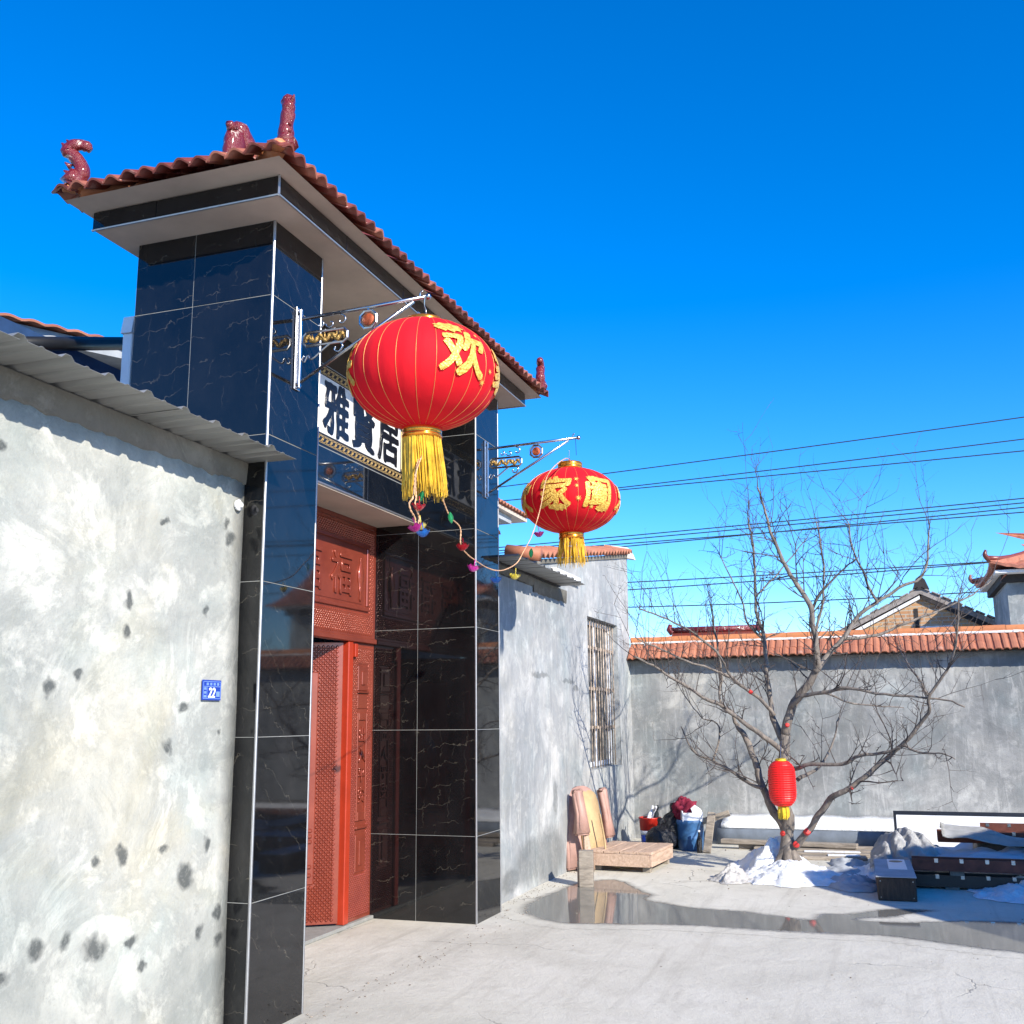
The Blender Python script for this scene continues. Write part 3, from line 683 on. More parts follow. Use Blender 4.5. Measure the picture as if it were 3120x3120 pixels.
# door: transom with relief, side panels, posts and two open leaves
YD = 3.94
door = core('door_frame', (XL1 + .002, YD + .002, 3.09), (XR0 - .002, YD + .06, 3.126), 'copper')
def studs(x0, x1, z0, z1, p=.034, h=.010, hole=None):
    bm = B(); r = 0; z = z0
    while z < z1 - p * .4:
        x = x0 + (p / 2 if r % 2 else 0)
        while x < x1 - p * .45:
            cx, cz = x + p / 2, z + p * .45
            if cx + p * .45 <= x1 and cz + p * .4 <= z1 and not (hole and any(a < cx < b and c < cz < d for a, b, c, d in hole)):
                q = [bm.verts.new((cx + dx * p * .46, 0, cz + dz * p * .46)) for dx, dz in ((-1, 0), (0, -1), (1, 0), (0, 1))]
                t2 = [bm.verts.new((cx + dx * p * .2, -h, cz + dz * p * .2)) for dx, dz in ((-1, 0), (0, -1), (1, 0), (0, 1))]
                for i in range(4): bm.faces.new((q[i], q[(i + 1) % 4], t2[(i + 1) % 4], t2[i]))
                bm.faces.new(t2)
            x += p
        z += p * .5; r += 1
    return bm
def dpart(name, a, b, mat='copper', bev=.004, par=None):
    par = par or door; c = Vector([(p + q) / 2 for p, q in zip(a, b)]); d = [abs(q - p) for p, q in zip(a, b)]
    o = obj(name, cbox(*d, bev), mat, par, c - WLOC[par.name]); WLOC[o.name] = c; return o
tr = dpart('transom', (XL1 + .003, YD, 2.185), (XR0 - .003, YD + .04, 3.085), bev=0)
obj('stud_panel', studs(XL1 + .03, XR0 - .03, 2.20, 3.07, hole=[(5.40, 7.725, 2.385, 2.96)]), 'copper', tr, Vector((0, YD - .0005, 0)) - WLOC[tr.name], kind='stuff')
pn = dpart('inner_panel', (5.53, YD - .004, 2.45), (7.595, YD + .001, 2.90), par=tr, bev=.001)
for a, b in (((5.42, 2.395), (7.705, 2.435)), ((5.42, 2.915), (7.705, 2.95)), ((5.42, 2.437), (5.46, 2.913)), ((7.665, 2.437), (7.705, 2.913))):
    dpart('moulding', (a[0], YD - .014, a[1]), (b[0], YD + .002, b[1]), bev=.006, par=tr)
for x, ch in ((7.235, '福'), (6.75, '福'), (6.27, '福'), (5.85, '福')):
    on_front(text_mesh(ch, .36, .006, .004, .05), (x, 2.665), tr, 'relief_lettering', 'copper', YD - .009)
def vase():
    return lathe(B(), [(.008, .165), (.014, .16), (.008, .12), (.035, .09), (.05, .03), (.045, -.03), (.02, -.08), (.03, -.09), (.012, -.12), (.016, -.17), (.008, -.19)], 12)
for x in (7.556, 5.57):
    b = vase()
    for v in b.verts: v.co.y *= .35
    obj('relief_vase', b, 'copper', tr, Vector((x, YD - .010, 2.66)) - WLOC[tr.name], smooth=True)
dpart('ledge', (XL1 + .003, YD - .022, 2.140), (XR0 - .003, YD + .05, 2.182), bev=.006)
# side panels left and right
def side_panel(x0, x1):
    sp_ = dpart('side_panel', (x0, YD + .006, .03), (x1, YD + .04, 2.138), bev=0)
    mx0, mx1 = x0 + (x1 - x0) * .28, x0 + (x1 - x0) * .72
    obj('stud_panel', studs(x0 + .01, x1 - .01, .05, 2.125, p=.030, h=.009, hole=[(mx0 - .005, mx1 + .005, .36, 1.98)]), 'copper', sp_, Vector((0, YD + .0055, 0)) - WLOC[sp_.name], kind='stuff')
    cx = (mx0 + mx1) / 2
    for z0, z1 in ((1.76, 1.96), (.38, .66)):
        f = dpart('raised_panel', (mx0, YD - .004, z0), (mx1, YD + .008, z1), bev=.006, par=sp_)
        dpart('raised_panel', (mx0 + .05, YD - .012, z0 + .045), (mx1 - .05, YD - .002, z1 - .045), bev=.007, par=sp_)
    dpart('raised_panel', (mx0, YD - .001, 1.62), (mx1, YD + .008, 1.735), bev=.005, par=sp_)
    for zz in ((1.742, 1.756), (.700, .725)): dpart('moulding', (mx0 - .01, YD - .014, zz[0]), (mx1 + .01, YD + .008, zz[1]), bev=.005, par=sp_)
    for a, b in (((mx0, .76), (mx0 + .022, 1.59)), ((mx1 - .022, .76), (mx1, 1.59)), ((mx0 + .024, .76), (mx1 - .024, .83)), ((mx0 + .024, 1.53), (mx1 - .024, 1.59))):
        dpart('moulding', (a[0], YD - .006, a[1]), (b[0], YD + .008, b[1]), bev=.005, par=sp_)
    for i, ch in enumerate('出入平安'):
        on_front(text_mesh(ch, .125, .005, .002), (cx, 1.42 - i * .155), sp_, 'relief_lettering', 'copper', YD + .001)
side_panel(7.452, XR0 - .004); side_panel(XL1 + .004, XL1 + .397)
for x0, x1 in ((7.372, 7.448), (5.682, 5.758)): dpart('post', (x0, YD - .016, .03), (x1, YD + .055, 2.136), 'door_red', bev=.006)
lintel_box = dpart('hinge_block', (7.455, YD - .03, 2.02), (7.50, YD + .004, 2.125), 'door_red')
LW, LH = .80, 2.085
def leaf(hx, sgn, ang_):
    lf = obj('door_leaf', boxm((0, -.022, 0), (-LW * sgn, .022, LH), .003), 'copper', door, Vector((hx, YD + .035, .045)) - WLOC[door.name], rot=(0, 0, ang_))
    x0, x1 = (-LW + .015, -.015) if sgn > 0 else (.015, LW - .015)
    p0, p1 = x0 + .17, x1 - .17
    obj('stud_panel', studs(x0, x1, .015, LH - .015, p=.036, h=.012, hole=[(p0 - .01, p1 + .01, .28, 1.86)]), 'copper', lf, (0, -.0225, 0), kind='stuff')
    obj('inner_panel', boxm((p0, -.034, .285), (p1, -.020, 1.855), .008), 'copper', lf)
    cx = (p0 + p1) / 2
    obj('relief_vase', (lambda b: ([setattr(v, 'co', Vector((v.co.x * 2.6, v.co.y * .5, v.co.z * 2.6))) for v in b.verts], b)[1])(vase()), 'copper', lf, (cx, -.036, 1.05), smooth=True)
    for zz in (.34, .40, .58, .62, .66): obj('moulding', boxm((p0 + .02, -.048, zz), (p1 - .02, -.030, zz + .03), .008), 'copper', lf)
    return lf
leaf(7.370, 1, R_(-57)); leaf(5.760, -1, R_(62))
dpart('threshold', (XL1 + .004, YD - .03, .001), (XR0 - .004, YD + .30, .028), 'grout')
for a, b in (((XL1 + .02, 4.9), (XR0 - .02, 4.95)),):
    dpart('screen_wall', (a[0] - .6, 5.6, 0), (b[0] + .6, 5.7, 2.9), 'white_plaster')

# ------------------------------------------------------------------ left plaster wall with awning and number plate
def wall_mesh(x0, x1, z1f, y0, y1, step=.12):
    """a gently uneven wall face towards -y, with back and ends"""
    bm = B(); nx = max(2, int((x1 - x0) / step)); g = []
    for i in range(nx + 1):
        x = x0 + (x1 - x0) * i / nx; top = z1f(x); nz = max(2, int(top / step)); col = []
        g.append((x, top))
    nz = 24
    V = [[bm.verts.new((x, y0 + .010 * fbm((x * 1.1, 0, t * j / nz * 1.1)) + .003 * fbm((x * 6, 4, t * j / nz * 6)), t * j / nz)) for j in range(nz + 1)] for x, t in g]
    W = [[bm.verts.new((x, y1, 0)), bm.verts.new((x, y1, t))] for x, t in g]
    for i in range(nx):
        for j in range(nz): bm.faces.new((V[i][j], V[i + 1][j], V[i + 1][j + 1], V[i][j + 1]))
        bm.faces.new((V[i][nz], V[i + 1][nz], W[i + 1][1], W[i][1])); bm.faces.new((W[i + 1][0], W[i][0], W[i][1], W[i + 1][1]))
    bm.faces.new([V[0][j] for j in range(nz, -1, -1)] + [W[0][0], W[0][1]]); bm.faces.new([V[nx][j] for j in range(nz + 1)] + [W[nx][1], W[nx][0]])
    bmesh.ops.recalc_face_normals(bm, faces=bm.faces[:])
    return bm
lw = thing('plaster_wall', 'pale blotchy plaster wall left of the gate under grey awning', 'wall', (1.0, YW, 0))
obj('wall_face', wall_mesh(-3.2, XL0 - .001, lambda x: 2.80, YW, YW + .24), 'plaster_l', lw, (-1.0, -YW, 0), smooth=True)
def mortar_shade_band(x0, x1, z0, z1, y):
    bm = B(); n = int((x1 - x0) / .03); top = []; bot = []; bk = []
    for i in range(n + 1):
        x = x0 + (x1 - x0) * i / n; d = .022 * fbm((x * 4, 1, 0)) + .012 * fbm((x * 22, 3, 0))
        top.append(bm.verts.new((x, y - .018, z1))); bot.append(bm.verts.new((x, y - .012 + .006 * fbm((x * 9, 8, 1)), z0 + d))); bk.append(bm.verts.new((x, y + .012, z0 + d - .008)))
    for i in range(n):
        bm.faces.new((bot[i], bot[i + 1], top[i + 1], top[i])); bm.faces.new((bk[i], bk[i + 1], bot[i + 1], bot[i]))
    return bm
obj('mortar_shade_band', mortar_shade_band(-3.2, XL0 - .004, 2.785, 2.899, YW), 'mortar', lw, (-1.0, -YW, 0), smooth=True)  # mortar strip, carried lower and coloured darker to paint in awning shade
def sheet_mesh(n, p, y0, y1, h=.019):
    bm = B(); prof = []
    for i in range(n):
        b = i * p
        prof += [(b, 0), (b + .02, h), (b + .05, h), (b + .07, 0), (b + .125, 0), (b + .135, .006), (b + .145, .006), (b + .155, 0)]
    prof.append((n * p + .03, 0))
    def ring(y, dz): return [bm.verts.new((u, y, v + dz)) for u, v in prof]
    a, b, c, d = ring(y0, 0), ring(y1, 0), ring(y0, .0012), ring(y1, .0012)
    for i in range(len(prof) - 1):
        bm.faces.new((a[i + 1], a[i], b[i], b[i + 1])); bm.faces.new((c[i], c[i + 1], d[i + 1], d[i])); bm.faces.new((a[i], a[i + 1], c[i + 1], c[i]))
    return bm
aw = obj('awning', boxm((-.02, -.02, -.02), (.02, .02, .02)), 'dark_steel', lw, (3.4, .10, 2.93)); WLOC[aw.name] = Vector((4.4, YW + .10, 2.93))
sh = sheet_mesh(4, .24, 2.872, 3.55); me_sh = bpy.data.meshes.new('awning_sheet'); sh.to_mesh(me_sh); sh.free(); me_sh.materials.append(M['sheet'])
xs = 4.728
k = 0
while xs > -3:
    xs -= .96
    obj('sheet', me_sh, None, aw, Vector((xs, 0, 2.901 + (.0026 if k % 2 else 0))) - WLOC[aw.name], rot=(0, 0, rnd.uniform(-.004, .004) if k else 0)); k += 1
obj('rail', boxm((-3.2, 3.160, 2.885), (4.73, 3.172, 2.9005)), 'dark_steel', aw, -WLOC[aw.name])
# short overlapping strip against the pillar
obj('socket', lathe(B(), [(.028, 0), (.03, .012), (.018, .02), (.012, .03)], 14), 'white_plastic', lw, (3.665, -.005, 2.655), rot=(R_(90), 0, 0), label='small white fitting on the plaster')

npl = thing('number_plate', 'small blue house number plate reading 22 on plaster wall', 'sign', (4.50, YW - .012, 1.684))
PW, PH = .155, .100
obj('plate', cbox(PW, .006, PH, .003, 2), 'plate_blue', npl)
def plate_bar(x0, x1, z0, z1, mat='plate_mid', name='line'): return obj(name, cbox(x1 - x0, .0015, z1 - z0), mat, npl, ((x0 + x1) / 2, -.0037, (z0 + z1) / 2))
for a in ((-.072, .072, .040, .043), (-.072, .072, .016, .019), (-.072, .072, -.043, -.040), (-.0725, -.0705, -.0395, .0395), (.0705, .0725, -.0395, .0395), (-.042, -.040, -.0395, .0155)): plate_bar(*a)
for i in range(4): plate_bar(-.046 + i * .029, -.030 + i * .029, .023, .036, name='mark')
for i in range(3): plate_bar(-.066, -.047, .001 - i * .019, .013 - i * .019, name='mark')
plate_bar(.036, .064, -.032, -.006, name='mark')
b = text_mesh('22', .068, .001, .0012)
for v in b.verts: v.co = Vector((v.co.x * .86 + v.co.y * .18, -v.co.z, v.co.y))
obj('lettering', b, 'plate_light', npl, (-.002, -.0042, -.012))

# ------------------------------------------------------------------ right plaster house wall
rh = thing('plaster_house', 'grey plaster house right of the gate with barred window', 'house', (11.1, YW, 0))
WX0, WX1, WZ0, WZ1 = 11.72, 13.18, .955, 2.69
XC = 13.85
def top_r(x): return 2.80 if x < 9.72 else 3.02 + (x - 9.72) * .155
# front face as four boards round the window opening (uneven grids), then reveals
def grid_face(bm, x0, x1, z0f, z1f, nx, nz, y):
    V = []
    for i in range(nx + 1):
        x = x0 + (x1 - x0) * i / nx; a, b = z0f(x), z1f(x)
        V.append([bm.verts.new((x, y + .010 * fbm((x * 1.1, 7, (a + (b - a) * j / nz) * 1.1)) + .0025 * fbm((x * 6, 3, (a + (b - a) * j / nz) * 6)), a + (b - a) * j / nz)) for j in range(nz + 1)])
    for i in range(nx):
        for j in range(nz): bm.faces.new((V[i][j], V[i + 1][j], V[i + 1][j + 1], V[i][j + 1]))
    return V
bm = B()
grid_face(bm, 8.388, 9.719, lambda x: 0, lambda x: 2.80, 14, 28, YW)
grid_face(bm, 9.72, WX0, lambda x: 0, top_r, 20, 30, YW)
grid_face(bm, WX1, XC, lambda x: 0, top_r, 8, 30, YW)
grid_face(bm, WX0, WX1, lambda x: 0, lambda x: WZ0, 14, 10, YW)
grid_face(bm, WX0, WX1, lambda x: WZ1, top_r, 14, 10, YW)
def quad(bm, *p): bm.faces.new([bm.verts.new(q) for q in p])
RD = YW + .13
quad(bm, (WX0, YW, WZ0), (WX1, YW, WZ0), (WX1, RD, WZ0 + .01), (WX0, RD, WZ0 + .01))
quad(bm, (WX0, RD, WZ1), (WX1, RD, WZ1), (WX1, YW, WZ1), (WX0, YW, WZ1))
quad(bm, (WX1, YW, WZ0), (WX1, YW, WZ1), (WX1, RD, WZ1), (WX1, RD, WZ0))
quad(bm, (WX0, RD, WZ0), (WX0, RD, WZ1), (WX0, YW, WZ1), (WX0, YW, WZ0))
# ends, back and top
quad(bm, (9.72, YW, 2.80), (9.72, 8.2, 2.80), (9.72, 8.2, 3.02), (9.72, YW, 3.02))
quad(bm, (8.388, YW, 2.80), (9.72, YW, 2.80), (9.72, YW + .24, 2.80), (8.388, YW + .24, 2.80))
quad(bm, (9.72, YW, 3.02), (XC, YW, top_r(XC)), (XC, 8.2, top_r(XC)), (9.72, 8.2, 3.02))
quad(bm, (XC, YW, 0), (XC, 8.2, 0), (XC, 8.2, top_r(XC)), (XC, YW, top_r(XC)))
bmesh.ops.remove_doubles(bm, verts=bm.verts[:], dist=.0004)
obj('wall_face', bm, 'plaster_r', rh, (-11.1, -YW, 0), smooth=False)
win = obj('window', boxm((WX0, RD + .015, WZ0), (WX1, RD + .03, WZ1)), 'glass_dark', rh, (-11.1, -YW, 0))
for a, b in (((WX0 + .002, WZ0 + .012), (WX0 + .06, WZ1 - .002)), ((WX1 - .06, WZ0 + .012), (WX1 - .002, WZ1 - .002)), ((WX0 + .062, WZ0 + .012), (WX1 - .062, WZ0 + .07)), ((WX0 + .062, WZ1 - .06), (WX1 - .062, WZ1 - .002)), ((12.42, WZ0 + .072), (12.48, WZ1 - .062))):
    obj('window_frame', boxm((a[0], RD - .02, a[1]), (b[0], RD + .012, b[1]), .004), 'white_plastic', win)
for i in range(12):
    x = WX0 + .06 + i * (WX1 - WX0 - .12) / 11
    obj('bar', tube(B(), [(x, RD - .075, WZ0 + .002), (x + rnd.uniform(-.006, .006), RD - .075, WZ1 - .002)], .0075, 8), 'rust_bar', win, smooth=True)
for z in (WZ0 + .45, WZ0 + .90, WZ0 + 1.38): obj('bar', boxm((WX0 + .002, RD - .062, z), (WX1 - .002, RD - .050, z + .035), .002), 'rust_bar', win)
obj('mortar_shade_band', mortar_shade_band(8.392, 9.70, 2.815, 2.899, YW), 'mortar', rh, (-11.1, -YW, 0), smooth=True)
obj('mortar_shade_band', mortar_shade_band(9.70, 10.85, 2.75, 2.88, YW), 'mortar', rh, (-11.1, -YW, 0), smooth=True)
aw2 = obj('awning', boxm((-.02, -.02, -.02), (.02, .02, .02)), 'dark_steel', rh, (-2.0, .10, 2.93)); WLOC[aw2.name] = Vector((9.1, YW + .10, 2.93))
for i, x in enumerate((8.40, 9.36)): obj('sheet', me_sh, None, aw2, Vector((x, 0, 2.901 + .0026 * i)) - WLOC[aw2.name])
sh = sheet_mesh(1, .20, 2.872, 3.169); me1 = bpy.data.meshes.new('awning_sheet'); sh.to_mesh(me1); sh.free(); me1.materials.append(M['sheet'])
obj('sheet', me1, None, aw2, Vector((10.345, 0, 2.901)) - WLOC[aw2.name])
obj('rail', boxm((8.40, 3.135, 2.885), (10.55, 3.149, 2.9005)), 'dark_steel', aw2, -WLOC[aw2.name])
obj('plaster_step', boxm((10.35, YW - .05, 2.985), (11.32, YW + .02, 3.075), .01), 'white_plaster', rh, (-11.1, -YW, 0), rot=None)
# sloping coping of clay tiles along the top
cop = obj('coping', prism(B(), [(9.66, 3.012), (XC + .02, 3.012 + (XC + .02 - 9.66) * .155), (XC + .02, 3.06 + (XC + .02 - 9.66) * .155), (9.66, 3.06)], 'y', YW - .02, YW + .30), 'mortar', rh, (-11.1, -YW, 0))
tlc = barrel(.155, .34, .05, .018, 4); tlc.materials[0] = M['clay']
n = 27
for i in range(n):
    x = 9.74 + (XC - 9.74) * (i + .5) / n
    obj('coping_tile', tlc, None, cop, (x, YW - .075, 3.062 + (x - 9.66) * .155), rot=(R_(14) + rnd.uniform(-.03, .03), -math.atan(.155) + rnd.uniform(-.04, .04), rnd.uniform(-.03, .03)))
obj('coping_end', tube(B(), [(9.66, YW - .10, 3.10), (9.66, YW + .25, 3.16)], .065, 12), 'clay', cop, smooth=True)
obj('gable_cap', prism(B(), [(YW - .10, 3.64), (YW + .3, 3.70), (YW + .3, 3.86), (YW - .02, 3.80), (YW - .07, 3.72)], 'x', XC - .05, XC + .10), 'white_plaster', rh, (-11.1, -YW, 0))

# ------------------------------------------------------------------ back boundary wall with coping tiles, ledge with snow
bw = thing('boundary_wall', 'grey rendered boundary wall with orange tile coping behind the tree', 'wall', (13.98, -1.0, 0))
BYE = -9.0
bm = B(); Vg = []
ny, nz = 110, 20
for i in range(ny + 1):
    y = 3.169 + (BYE - 3.169) * i / ny
    Vg.append([bm.verts.new((13.85 + .012 * fbm((1, y * 1.2, j * .13)) + .002 * fbm((1, y * 7, j * .7)), y, 2.30 * j / nz)) for j in range(nz + 1)])
for i in range(ny):
    for j in range(nz): bm.faces.new((Vg[i][j], Vg[i][j + 1], Vg[i + 1][j + 1], Vg[i + 1][j]))
quad(bm, (14.09, BYE, 0), (14.09, 3.169, 0), (14.09, 3.169, 2.3), (14.09, BYE, 2.3)); quad(bm, (13.85, 3.169, 2.3), (13.85, BYE, 2.3), (14.09, BYE, 2.3), (14.09, 3.169, 2.3))
bmesh.ops.recalc_face_normals(bm, faces=bm.faces[:])
obj('wall_face', bm, 'plaster_b', bw, (-13.98, 1.0, 0), smooth=True)
cpb = obj('coping_bed', prism(B(), [(13.70, 2.262), (14.24, 2.262), (13.99, 2.48), (13.95, 2.48)], 'y', BYE, 3.168), 'mortar', bw, (-13.98, 1.0, 0))
def double_rib(w, L):
    bm = B(); prof = [(-.5, .0), (-.44, .020), (-.30, .024), (-.20, .020), (-.13, .004), (-.04, .004), (.03, .020), (.18, .024), (.34, .022), (.42, .006), (.52, .004)]
    def ring(y, dz): return [bm.verts.new((u * w, y, v + dz)) for u, v in prof]
    a, b, c, d = ring(0, .014), ring(L, .010), ring(0, 0), ring(L, 0)
    for i in range(len(prof) - 1):
        bm.faces.new((a[i], a[i + 1], b[i + 1], b[i])); bm.faces.new((c[i + 1], c[i], d[i], d[i + 1])); bm.faces.new((c[i], c[i + 1], a[i + 1], a[i]))
    bm.faces.new((a[0], b[0], d[0], c[0])); bm.faces.new((a[-1], c[-1], d[-1], b[-1]))
    me = bpy.data.meshes.new('coping_tile'); bm.to_mesh(me); bm.free(); me.materials.append(M['clay']); return me
TW = .182
ct = double_rib(TW, .20)
sl = math.atan2(.245, .31)
y = 3.16 - TW / 2
ix = 0
while y > -8.6:
    for r in range(2):
        v = r * .150
        px = 13.645 + v * math.cos(sl); pz = 2.268 + v * math.sin(sl) + .004
        j = lambda s: rnd.uniform(-s, s)
        obj('coping_tile', ct, None, cpb, (px + j(.006), y + j(.004), pz + j(.003)), rot=(sl + j(.03), j(.03), R_(-90) + j(.03)))
    y -= TW * .995; ix += 1
cap = B(); prism(cap, [(-.085, 0), (.085, 0), (.085, .035), (.05, .075), (-.05, .075), (-.085, .035)], 'y', -.126, .126)
me_cap = bpy.data.meshes.new('ridge_cap'); cap.to_mesh(me_cap); cap.free(); me_cap.materials.append(M['clay_cap'])
y = 3.04
while y > -8.8:
    obj('ridge_cap', me_cap, None, cpb, (13.97, y, 2.512 + rnd.uniform(-.003, .003)), rot=(rnd.uniform(-.006, .006), 0, rnd.uniform(-.01, .01))); y -= .256
# mortar bedding line under the cap
bm = B()
y = 3.15
while y > -8.6:
    tube(bm, [(13.885 + rnd.uniform(-.006, .006), y, 2.505), (13.885 + rnd.uniform(-.006, .006), y - .09, 2.505)], rnd.uniform(.012, .019), 5); y -= .0915
obj('mortar_line', bm, 'white_plaster', cpb, kind='stuff')

led = thing('concrete_ledge', 'low blue grey concrete ledge under snow along the boundary wall foot', 'ledge', (13.65, 0, 0))
bm = B(); prof = [(13.45, 0), (13.42, .10), (13.43, .185), (13.47, .21), (13.849, .225), (13.849, 0)]
n = 60; rings = []
for i in range(n + 1):
    y = 2.05 + (-8.0 - 2.05) * i / n
    rings.append([bm.verts.new((px - 13.65 + .012 * fbm((px, y * 1.5, pz * 5)), y, pz + (.008 * fbm((px, y * 2, 3)) if pz > .05 else 0))) for px, pz in prof])
for a, b in zip(rings, rings[1:]):
    for k in range(len(prof)): bm.faces.new((a[k], a[(k + 1) % len(prof)], b[(k + 1) % len(prof)], b[k]))
bm.faces.new(rings[0]); bm.faces.new(rings[-1][::-1]); bmesh.ops.recalc_face_normals(bm, faces=bm.faces[:])
obj('ledge_body', bm, 'blue_grey', led, smooth=True)
bm = B(); rings = []
for i in range(101):
    y = 2.0 + (-7.9 - 2.0) * i / 100; w = fbm((1, y * 2.1, 4)) * .02; h = .055 + .018 * fbm((2, y * 3, 7))
    rings.append([bm.verts.new(p) for p in ((-.215 + w, y, .200), (-.222 + w, y, .215 + h * .3), (-.19 + w, y, .215 + h * .8), (-.08, y, .225 + h), (.06, y, .235 + h * 1.3), (.196, y, .250 + h * 1.6), (.196, y, .20))])
for a, b in zip(rings, rings[1:]):
    for k in range(6): bm.faces.new((a[k], b[k], b[k + 1], a[k + 1]))
bm.faces.new(rings[0]); bm.faces.new(rings[-1][::-1]); bmesh.ops.recalc_face_normals(bm, faces=bm.faces[:])
obj('snow_cap', bm, 'snow', led, smooth=True)

